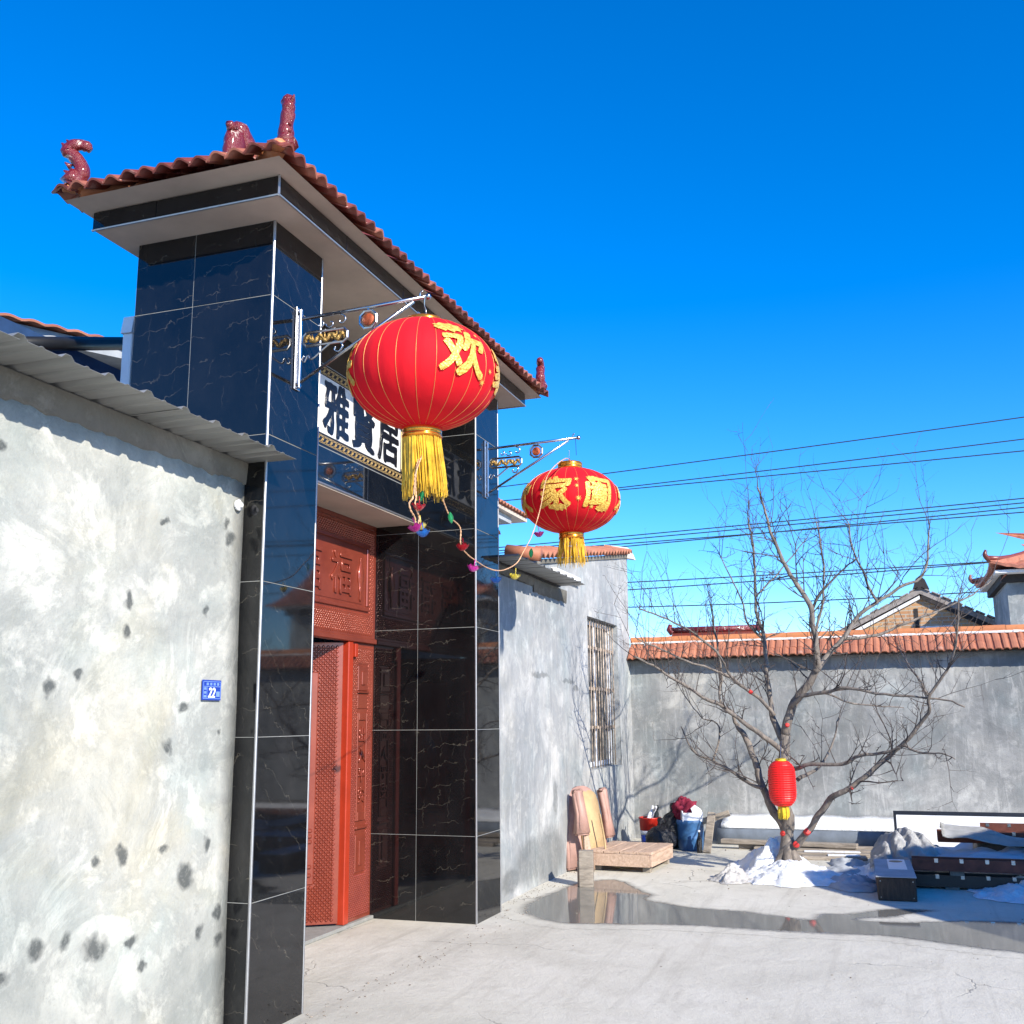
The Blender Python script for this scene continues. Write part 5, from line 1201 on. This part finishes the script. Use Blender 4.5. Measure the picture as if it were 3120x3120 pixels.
obj('block', boxm((-.065, -.065, 0), (.065, .065, .32), .008, 2), 'wood_grey', bl); obj('splint', boxm((-.02, .066, 0), (.06, .085, .22), .003), 'wood_pale', bl)

# corner junk
def bag(name, loc, s, label, seed):
    bm = B(); bmesh.ops.create_icosphere(bm, subdivisions=4, radius=1)
    for v in bm.verts:
        d = v.co.copy(); f = 1 + .16 * fbm(d * 1.6 + Vector((seed, 0, 0))) + .10 * abs(fbm(d * 5 + Vector((0, seed, 0)))) 
        up_ = max(0, d.z); v.co = Vector((d.x * s[0] * f * (1 - .45 * up_ ** 3), d.y * s[1] * f * (1 - .45 * up_ ** 3), (d.z * .5 + .5) * s[2] * (1 + .12 * fbm(d * 4))))
        if v.co.z < .02: v.co.z = 0
    t = thing(name, label, 'bag', loc); obj('sack', bm, 'bag_black', t, smooth=True)
    k = B(); tube(k, smooth_path([(0, 0, s[2] * .93), (.02, .01, s[2] * 1.05), (.06, .0, s[2] * 1.16)], 3), [.03, .025, .02, .02, .03, .04, .05], 8)
    for v in k.verts: v.co += Vector((fbm(v.co * 30), fbm(v.co * 30 + Vector((1, 2, 3))), 0)) * .012
    obj('knot', k, 'bag_black', t, smooth=True)
bag('rubbish_bag', (12.50, 2.56, 0), (.20, .17, .30), 'black plastic rubbish bag slumped in the wall corner', 3)
bag('rubbish_bag', (12.95, 2.50, 0), (.20, .18, .42), 'black plastic sack behind the rubbish bag beside blue barrel', 9)
bk = thing('paint_bucket', 'red and white paint bucket with bottles sticking out, behind rubbish bag', 'bucket', (12.95, 2.78, 0))
obj('bucket', lathe(B(), [(.10, 0), (.105, .02), (.115, .15)], 28), 'plate_blue', bk, smooth=True); obj('band', lathe(B(), [(.116, .15), (.118, .20)], 28), 'white_plastic', bk, smooth=True)
obj('upper_body', lathe(B(), [(.119, .20), (.128, .33), (.135, .335), (.135, .35), (.122, .35), (.112, .26)], 28), 'bucket_red', bk, smooth=True)
for (x, y, a, m, nm) in ((-.03, .03, .5, 'white_plastic', 'bottle'), (.03, -.03, -.4, 'white_plastic', 'bottle'), (.0, -.05, -.2, 'cable', 'tool_handle')):
    obj(nm, lathe(B(), [(.028, 0), (.03, .01), (.03, .15), (.012, .19), (.012, .22), (.015, .225), (.015, .25)], 14), m, bk, (x, y, .25), rot=(R_(15), a * .7, 0), smooth=True)
ba = thing('blue_barrel', 'worn blue plastic barrel filled with rubbish in the wall corner', 'barrel', (12.83, 2.27, 0))
obj('barrel_body', lathe(B(), [(.135, 0), (.145, .02), (.150, .12), (.157, .13), (.152, .15), (.155, .29), (.162, .30), (.165, .33), (.158, .345), (.145, .345), (.14, .20)], 36, cap=False), 'barrel_blue', ba, smooth=True)
obj('bottom', lathe(B(), [(.134, .003), (.134, .19)], 24), 'bag_black', ba)
def crumple(s, seed, mat, name, par=None, loc=(0, 0, 0), amp=.25):
    bm = B(); bmesh.ops.create_icosphere(bm, subdivisions=4, radius=1)
    for v in bm.verts:
        d = v.co.copy(); f = 1 + amp * fbm(d * 2.2 + Vector((seed, 0, 0))) + amp * .5 * abs(fbm(d * 6 + Vector((0, seed, 0))))
        v.co = Vector((d.x * s[0] * f, d.y * s[1] * f, d.z * s[2] * f))
    return obj(name, bm, mat, par, loc, smooth=True)
cl = crumple((.10, .13, .12), 4, 'maroon', 'crimson_cloth', None, (12.86, 2.33, .45), .5); tag(cl, 'crumpled crimson cloth heaped on top of the blue barrel', 'cloth')
wb = thing('white_carton', 'torn white carton standing in the top of the blue barrel', 'carton', (12.72, 2.22, .33), R_(20))
obj('carton_side', boxm((-.006, -.12, 0), (.006, .12, .10)), 'white_plastic', wb); obj('carton_flap', prism(B(), [(-.12, .098), (.0, .098), (.02, .15), (-.03, .19), (-.10, .14)], 'x', -.004, .006), 'white_plastic', wb); obj('carton_side', boxm((.006, .11, 0), (.10, .122, .12)), 'white_plastic', wb)
pk = thing('leaning_plank', 'grey weathered plank leaning against junk beside the blue barrel', 'plank', (12.55, 2.02, 0))
obj('plank', cbox(.03, .09, .47, .004), 'wood_grey', pk, (.09, .0, .222), rot=(R_(6), R_(22), 0)); obj('cross_piece', cbox(.025, .34, .07, .004), 'wood_grey', pk, (.22, -.06, .38), rot=(R_(-18), 0, 0))
bo = thing('dark_bottle', 'dark glass bottle standing beside the blue barrel', 'bottle', (12.58, 2.13, 0)); obj('glass', lathe(B(), [(.03, 0), (.033, .01), (.033, .14), (.012, .19), (.012, .23)], 16), 'bag_black', bo, smooth=True); obj('bottle_cap', lathe(B(), [(.014, .2305), (.014, .25)], 12), 'white_plastic', bo)
# timbers on the ground along the ledge
for i, (x, y0, y1, z, w, h, lab) in enumerate(((13.12, -1.0, 1.75, 0, .10, .06, 'long grey timber lying closest to the concrete ledge'), (12.88, -.6, 1.55, 0, .13, .05, 'grey timber lying second from the concrete ledge'), (12.60, .25, 1.45, 0, .14, .045, 'short broken grey board lying third from the ledge'), (12.98, .4, 1.95, .062, .12, .05, 'grey board lying across the two timbers by ledge'), (12.36, .3, .98, 0, .16, .04, 'snow dusted board end nearest the tree roots'))):
    t = thing('timber', lab, 'timber', (x, (y0 + y1) / 2, z), R_((1.5, -2, 4, -6, 7)[i])); L = y1 - y0
    b_ = boxm((-w / 2, -L / 2, 0), (w / 2, L / 2, h), .006)
    obj('beam', b_, 'wood_grey', t)
    if i in (2, 4): obj('snow_cover', boxm((-w / 2 + .02, -L * .4, h + .0005), (w / 2 - .03, L * .1, h + .014), .006), 'snow', t)
# slabs of paving / ice around tree in the shade
for i, (x, y, a) in enumerate(((11.35, .52, 8), (10.75, .42, -12), (10.42, .36, 20), (11.95, .45, 30), (11.75, -.15, 12))):
    t = mound('stone_slab', x, y, .26, .20, .055, 'cement_fascia', 20 + i, None, .1, .5, 12, 28); t.rotation_euler.z = R_(a)
    tag(t, ('flat grey stone beside the right edge of the tree snow', 'flat grey stone in shade before the tree snow', 'flat grey stone touching the dark post foot', 'flat grey stone near the grey timbers', 'flat grey stone behind the snow patch')[i], 'stone')

# right-hand pile: post with paper, steel channels, framed mirror, canvas
po = thing('timber_post', 'dark square timber lying end-on with white paper on top', 'timber', (10.35, .03, 0), R_(1.5))
PHT = .19
obj('beam', boxm((-.56, -.155, 0), (.60, .155, PHT), .008), 'wood_dark', po); obj('metal_sheet', boxm((-.57, -.162, PHT + .0005), (.60, .162, PHT + .006)), 'cement_fascia', po)
obj('paper', boxm((-.10, -.11, PHT + .0065), (.58, .045, PHT + .009)), 'white_plastic', po); obj('paper_hole', lathe(B(), [(.06, PHT + .0095), (.06, PHT + .011)], 20), 'dark_steel', po, (.42, -.03, 0))
for x, z in ((-.13, .03), (.13, .03), (-.13, .16), (.13, .16)): obj('nail', lathe(B(), [(.005, 0), (.004, .003)], 8), 'chrome', po, (-.561, x, z), rot=(0, R_(-90), 0))
def channel(name, y0, y1, x, z, lab, h=.13, w=.17, rot=0, mat='rust', stuffed=True):
    t = thing(name, lab, 'steel channel', (x, (y0 + y1) / 2, z), rot); L = y1 - y0
    obj('web', boxm((-w / 2, -L / 2, 0), (w / 2, L / 2, .012)), mat, t); 
    obj('flange', boxm((-w / 2, -L / 2, .0125), (-w / 2 + .012, L / 2, h)), mat, t); obj('flange', boxm((w / 2 - .012, -L / 2, .0125), (w / 2, L / 2, h)), mat, t)
    k = 0; y = -L / 2 + .10
    while y < L / 2 - .05:
        obj('tab', boxm((-w / 2 - .004, y, h * .70), (-w / 2 + .02, y + .034, h + .006), .002), 'chrome', t); y += .21; k += 1
    return t
channel('steel_channel', -3.6, -.13, 10.62, .160, 'dark rusty steel channel with pale tabs resting nearest, level with post', .10, .20)
channel('steel_channel', -3.6, -.13, 10.66, .02, 'black steel channel lying lowest beneath the nearest rusty one', .10, .22, mat='dark_steel')
channel('steel_channel', -4.2, -.42, 12.25, .235, 'rust red steel channel raised behind the canvas', .11, .20)
channel('steel_channel', -4.2, -.87, 12.62, .30, 'short maroon steel channel lying farthest back before the framed panel', .09, .16)
sup = thing('support_block', 'rough concrete block propping the raised steel channels', 'block', (12.5, -1.2, 0)); obj('block', boxm((-.25, -.4, 0), (.5, .4, .2335), .02), 'mortar', sup)
sp2 = thing('support_block', 'concrete brick under the lowest channel near the post', 'block', (10.66, -.45, 0)); obj('block', boxm((-.12, -.06, 0), (.12, .06, .0195), .002), 'mortar', sp2)
sp2 = thing('support_block', 'concrete brick carrying the near end of the rusty channel', 'block', (10.62, -.5, .1205)); obj('block', boxm((-.08, -.06, 0), (.08, .06, .039), .002), 'mortar', sp2)
mi = thing('framed_panel', 'long black framed white panel leaning behind the steel channels', 'panel', (13.02, -1.88, .035)); mi.rotation_euler = (0, R_(15), 0)
MH, ML = .40, 3.7
obj('panel', boxm((-.004, -ML / 2, 0), (.004, ML / 2, MH)), 'white_plastic', mi)
for a, b in (((-.016, -ML / 2 - .03, MH), (.016, ML / 2 + .03, MH + .04)), ((-.016, -ML / 2 - .03, -.03), (.016, ML / 2 + .03, 0)), ((-.016, ML / 2, .0005), (.016, ML / 2 + .03, MH - .0005)), ((-.016, -ML / 2 - .03, .0005), (.016, -ML / 2, MH - .0005))):
    obj('panel_frame', boxm(a, b, .003), 'dark_steel', mi)
def cloth(name, nx, ny, f, mat, label, cat='canvas'):
    bm = B(); V = [[bm.verts.new(f(i / nx, j / ny)) for j in range(ny + 1)] for i in range(nx + 1)]
    for i in range(nx):
        for j in range(ny): bm.faces.new((V[i][j], V[i + 1][j], V[i + 1][j + 1], V[i][j + 1]))
    bmesh.ops.solidify(bm, geom=bm.faces[:], thickness=.006)
    return tag(obj(name, bm, mat, None, smooth=True), label, cat)
def drape(u, v):
    y = .25 - u * .80; x = 11.12 + v * 1.15 + .08 * fbm((u * 3, v * 3, 6))
    hump = math.sin(math.pi * min(1, (u + .04) ** .8 * .98)) ** .8
    z = .03 + (.10 + .22 * math.sin(math.pi * min(1, v * .62 + .12)) ** 1.5) * hump
    z += .055 * fbm((x * 3.0, y * 3.0, 0)) + .030 * math.sin(u * 30 + v * 12 + 4 * fbm((u * 3, v * 3, 2))) * hump + .02 * fbm((x * 10, y * 10, 3))
    return (x, y, max(.015, z))
cloth('canvas_sheet', 90, 90, drape, 'canvas', 'grey canvas sheet crumpled over the pile behind the post')
def drape2(u, v):
    y = -.45 - u * 3.2; x = 11.75 + v * .55 - .25 * math.sin(u * 2.2)
    z = .36 - .24 * u ** .6 + .07 * math.sin(math.pi * v) + .05 * fbm((x * 2, y * 2, 5)) + .015 * math.sin(v * 26 + u * 5)
    return (x, y, max(.03, z))
cloth('canvas_sheet', 70, 30, drape2, 'canvas', 'long pale canvas strip trailing off right beneath the red channel')
def drape3(u, v):
    y = -.35 - u * 3.2; x = 11.05 + v * .75; z = .12 + .10 * v + .06 * fbm((x * 2.2, y * 2.2, 8)) + .02 * fbm((x * 9, y * 9, 8)); return (x, y, max(.02, z))
cloth('white_sheet', 70, 30, drape3, 'white_plastic', 'dirty white plastic sheet lying between the canvas and near channel', 'sheet')

# ------------------------------------------------------------------ houses behind
def house_box(t, name, a, b, mat, o): return obj(name, boxm(tuple(Vector(a) - Vector(o)), tuple(Vector(b) - Vector(o)), 0), mat, t)
O = (8.0, 6.6, 0); hl = thing('neighbour_house', 'grey house with red tile verge behind the left wall', 'house', O)
obj('wall', prism(B(), [(-6, 0), (2.4, 0), (2.4, 5.20), (-6, 3.72)], 'y', 0, 4.5), 'plaster_b', hl)
obj('roof', prism(B(), [(-6.3, 3.74), (2.6, 5.325), (2.6, 5.43), (-6.3, 3.845)], 'y', -.35, 4.8), 'cement_fascia', hl)
vt = barrel(.245, .35, .018, .02, 3); vt.materials[0] = M['clay']
for i in range(36):
    x = -6.2 + i * .245; obj('verge_tile', vt, None, hl, (x, -.42, 3.85 + (x + 6.3) * .178), rot=(.05, -.18, 0))
O = (5.3, 4.7, 0); bs = thing('blue_shed', 'dark blue sheet metal shed wall tucked behind the left pillar', 'shed', O)
obj('sheet_wall', boxm((-1.2, 0, 0), (1.6, .05, 3.86)), 'blue_sheet', bs); obj('gutter', tube(B(), [(-1.0, -.08, 3.62), (.15, -.08, 4.02)], .045, 10), 'dark_steel', bs, smooth=True)
wp = thing('white_post', 'white painted post standing just behind the left pillar', 'post', (4.995, 4.20, 0)); obj('shaft', boxm((-.035, -.035, 0), (.035, .035, 3.86), .004), 'white_plastic', wp); obj('cap', prism(B(), [(-.05, 3.861), (.05, 3.861), (.035, 3.99), (-.03, 3.97)], 'y', -.04, .04), 'white_plastic', wp)

O = (18.0, 7.0, 0); hd = thing('balcony_house', 'two storey house with red eaves and glazed balcony beyond right pillar', 'house', O)
obj('wall', boxm((-6, .8, 0), (1.7, 6, 5.6)), 'cement_fascia', hd)
obj('eave_band', boxm((-6.2, .12, 5.54), (2.42, 6.4, 5.68)), 'cement_fascia', hd)
obj('eave_slab', boxm((-6.6, 0, 5.685), (3.10, 6.8, 5.76)), 'render_paint', hd)
vt2 = barrel(.19, .5, .06, .02, 3); vt2.materials[0] = M['clay']
for i in range(34): obj('roof_tile', vt2, None, hd, (-3.2 + i * .19, -.05, 5.762), rot=(.30, 0, 0))
obj('roof', prism(B(), [(-.02, 5.765), (6.8, 5.765), (3.4, 6.75)], 'x', -6.5, 3.0), 'roof_far', hd)
gz = obj('glazed_balcony', boxm((-2, .25, 4.2), (1.92, .80, 4.86)), 'white_plastic', hd)
for x in (.2, .85, 1.45): obj('pane', boxm((x - .30, .235, 4.90), (x + .27, .248, 5.50)), 'pane', gz)
for x in (-.12, .51, 1.14, 1.75): obj('mullion', boxm((x - .03, .22, 4.865), (x + .03, .27, 5.535)), 'white_plastic', gz)
obj('side_pane', boxm((1.86, .27, 4.865), (1.90, .79, 5.535)), 'pane', gz)
obj('lower_eave', prism(B(), [(.5, 5.30), (2.0, 5.30), (2.0, 5.47), (.6, 5.36)], 'x', 1.95, 2.70), 'render_paint', hd)
for i in range(4): obj('lower_tile', vt2, None, hd, (2.0 + i * .19, .45, 5.375), rot=(.15, 0, 0))

O = (26.0, -1.0, 0); br = thing('brick_gable_house', 'old yellow brick gable house rising over the boundary wall', 'house', O)
obj('gable_wall', prism(B(), [(-3.2, 0), (3.4, 0), (3.4, 2.55), (.05, 4.25), (-3.2, 2.5)], 'x', 0, 6), 'brick', br)
obj('roof', prism(B(), [(-3.7, 2.32), (.05, 4.28), (3.9, 2.38), (3.9, 2.50), (.05, 4.42), (-3.7, 2.44)], 'x', -.10, 6.3), 'old_verge', br)
obj('verge_board', prism(B(), [(-3.6, 2.20), (.02, 4.16), (.02, 4.28), (-3.6, 2.315)], 'x', -.09, -.01), 'timber_dark', br)
obj('verge_board', prism(B(), [(.06, 4.24), (3.8, 2.37), (3.8, 2.28), (.06, 4.16)], 'x', -.095, -.012), 'white_plaster', br)
for i in range(16):
    for s in (-1, 1):
        y_ = s * (.12 + i * .225); obj('verge_tile', boxm((-.14, -.105, 0), (.15, .105, .03), .006), 'old_verge', br, (0, y_ + .05, 4.42 - abs(y_) * .513 + rnd.uniform(-.006, .012)), rot=(-s * .474, 0, 0))
obj('ridge_end', prism(B(), [(-.16, 4.38), (.2, 4.38), (.12, 4.62), (.02, 4.70), (-.08, 4.60)], 'x', -.14, .2), 'timber_dark', br)
obj('vent', boxm((-.02, .12, 3.50), (-.002, .20, 3.95)), 'timber_dark', br); obj('lintel', boxm((-.03, -.62, 3.33), (-.002, .10, 3.45)), 'timber_dark', br); obj('patch', boxm((-.012, -.6, 3.46), (-.004, .1, 3.54)), 'white_plaster', br)

O = (23.8, -4.0, 0); ch = thing('curved_eave_house', 'grey house with upswept red tiled eave at right edge', 'house', O)
obj('wall', boxm((-1.35, -3.5, 0), (1.45, 1.58, 4.05)), 'plaster_b', ch); obj('fascia', boxm((-1.45, -3.6, 4.055), (1.55, 1.68, 4.20)), 'timber_dark', ch)
EX, EY, ZE = 1.85, 1.90, 4.28
def eave_z(a, half_):                                                     # eaves sweep up towards the corners
    return .16 * max(0, (abs(a) / half_ - .55) / .45) ** 2
def slope_mesh(front):
    bm = B(); NU, NV = 56, 12; V_ = []
    for i in range(NU + 1):
        row = []
        for j in range(NV + 1):
            v = j / NV
            if front:
                y0 = EY - (EY + 3.9) * i / NU; y = min(y0, EY - v * 1.75) ; x = -EX + v * EX; lift = eave_z(max(0, y0 - EY + 2.0), 2.0) * (1 - v)
                z = ZE + lift + .95 * v ** 1.45 + .022 * abs(math.sin(y0 * 18)) * (1 - .5 * v); row.append(bm.verts.new((x, y, z)))
            else:
                x0 = -EX + 2 * EX * i / NU; lim = EX * (1 - v); x = max(-lim, min(lim, x0)); y = EY - v * 1.75; lift = eave_z(x0, EX) * (1 - v)
                z = ZE + lift + .95 * v ** 1.45 + .022 * abs(math.sin(x0 * 18)) * (1 - .5 * v); row.append(bm.verts.new((x, y, z)))
        V_.append(row)
    for i in range(NU):
        for j in range(NV):
            try: bm.faces.new((V_[i][j], V_[i + 1][j], V_[i + 1][j + 1], V_[i][j + 1]))
            except ValueError: pass
    bmesh.ops.remove_doubles(bm, verts=bm.verts[:], dist=.002)
    bmesh.ops.recalc_face_normals(bm, faces=bm.faces[:]); bmesh.ops.solidify(bm, geom=bm.faces[:], thickness=.05); return bm
obj('roof_slope', slope_mesh(True), 'roof_far', ch); obj('roof_slope', slope_mesh(False), 'roof_far', ch)
obj('soffit', boxm((-EX + .10, -3.8, 4.205), (EX - .10, EY - .10, 4.262)), 'white_plaster', ch)
for sx in (-1, 1):
    hp = [(sx * EX * (1 - v), EY - 1.75 * v, ZE + .16 * (1 - v) ** 2 + .95 * v ** 1.45 + .05) for v in [k / 8 for k in range(9)]]
    obj('hip_ridge', tube(B(), hp, .05, 8), 'clay_dark', ch, smooth=True)
    obj('finial', tube(B(), smooth_path([(sx * EX, EY, ZE + .18), (sx * (EX + .07), EY + .07, ZE + .26), (sx * (EX + .06), EY + .05, ZE + .36)], 3), [.055, .055, .05, .045, .04, .03, .02], 8), 'clay_dark', ch, smooth=True)
obj('main_ridge', tube(B(), [(0, .2, ZE + .98), (0, -3.8, ZE + 1.02)], .09, 8), 'clay_dark', ch, smooth=True)
obj('finial', tube(B(), smooth_path([(0, .2, ZE + 1.0), (0, .28, ZE + 1.2), (0, .18, ZE + 1.38)], 3), [.09, .085, .08, .07, .06, .045, .03], 8), 'clay_dark', ch, smooth=True)

O = (18.0, 2.65, 0); rd = thing('far_roof', 'maroon roof ridge just showing over the boundary wall behind tree', 'roof', O)
obj('ridge', tube(B(), [(0, -.72, 2.99), (0, .72, 2.995)], .055, 10), 'glaze', rd, smooth=True); obj('roof_slope', prism(B(), [(-1.6, 2.2), (0, 2.955), (1.6, 2.2)], 'y', -.70, .70), 'clay_dark', rd)
for s in (-1, 1): obj('ridge_end', tube(B(), [(0, s * .70, 2.95), (0, s * .76, 3.02), (0, s * .74, 3.10)], [.065, .06, .03], 8), 'glaze', rd, smooth=True)
for k, s in enumerate((-1, 1)): obj('support_wall', boxm((-.1, s * .6 - .1, 0), (.1, s * .6 + .1, 2.6)), 'plaster_b', rd)

# neighbour across the lane on the right: throws the shade over the pile
O = (6.72, -6.05, 0); nb = thing('lane_house', 'low plastered house across the lane, outside the picture at right', 'house', O, math.atan2(1.44, 2.0))
obj('wall', boxm((-4.6, -3.0, 0), (2.05, 1.55, 2.75)), 'plaster_r', nb); obj('roof', prism(B(), [(-3.2, 2.755), (1.75, 2.755), (1.75, 2.88), (-.7, 3.25), (-3.2, 2.88)], 'x', -4.8, 2.25), 'roof_far', nb)
obj('door', boxm((-1.2, 1.555, .02), (-.3, 1.58, 2.0)), 'wood_dark', nb)
for x in (-3.6, .5): 
    w_ = obj('window', boxm((x, 1.556, .9), (x + 1.1, 1.575, 2.1)), 'glass_dark', nb); obj('window_frame', boxm((x + .53, 1.577, .9), (x + .57, 1.59, 2.1)), 'white_plastic', w_)

# ------------------------------------------------------------------ overhead cables
WIRES = [((30, 7.24, 8.79), (30, -4.07, 9.31)), ((30, 7.6, 8.29), (30, -4.01, 8.71)), ((30, 10.54, 8.2), (30, -3.98, 8.39)), ((30, 10.77, 6.74), (30, -3.86, 7.11)), ((30, 10.77, 6.64), (30, -3.85, 6.99)), ((30, 8.98, 6.46), (30, -3.84, 6.87)), ((30, 11.09, 6.56), (30, -3.82, 6.74)), ((30, 6.87, 5.45), (30, -2.36, 5.47)), ((30, 6.87, 5.23), (30, -.3, 5.37)), ((30, 6.89, 4.72), (30, 1.46, 4.65))]
WL = ['topmost overhead cable crossing the sky right of the lantern', 'second overhead cable from the top', 'third overhead cable from the top', 'upper cable of the bundle crossing at the second lantern tassel', 'second cable of the bundle at the second lantern tassel', 'third cable of the bundle at the second lantern tassel', 'lowest cable of the bundle at the second lantern tassel', 'upper of the low cables passing behind the tree crown', 'middle of the low cables passing behind the tree crown', 'lowest cable passing behind the tree crown']
for (a, b), lab in zip(WIRES, WL):
    a, b = Vector(a), Vector(b); d = b - a; a2 = a - d * 1.2; b2 = b + d * 1.6; pts = []
    for i in range(41):
        t = i / 40; p = a2 + (b2 - a2) * t; s = (t - .4) ; p.z += .9 * (s * s - .033) ; pts.append(p - a)
    tag(obj('overhead_cable', tube(B(), pts, .016, 5), 'cable', None, a), lab, 'cable', 'overhead cables')

# ------------------------------------------------------------------ grit and pebbles lying about
rg = random.Random(91); bm = B()
for k in range(900):
    z_ = rg.random()
    if z_ < .30: x, y = rg.uniform(8.4, 13.3), YW - abs(rg.gauss(0, .10)) - .02
    elif z_ < .55: x, y = rg.gauss(11.6, .9), rg.gauss(.8, .7)
    elif z_ < .70: x, y = rg.uniform(4.6, 8.6), YF - abs(rg.gauss(0, .12)) - .02
    elif z_ < .78: x, y = rg.uniform(5.5, 12.5), rg.uniform(-1.2, 2.9)
    else: continue
    if y > YW - .02 or x > 13.4: continue
    r = rg.uniform(.002, .006) * (1.8 if rg.random() < .06 else 1); n0 = len(bm.verts)
    bmesh.ops.create_icosphere(bm, subdivisions=1, radius=r); bm.verts.ensure_lookup_table()
    for v in bm.verts[n0:]: v.co = Vector((x + v.co.x * rg.uniform(.7, 1.5), y + v.co.y * rg.uniform(.7, 1.5), max(0, r * .35 + v.co.z * .6)))
tag(obj('grit', bm, 'wood_grey', None, (0, 0, .0015), kind='stuff'), 'scattered grit and small pebbles on the concrete yard', 'grit')
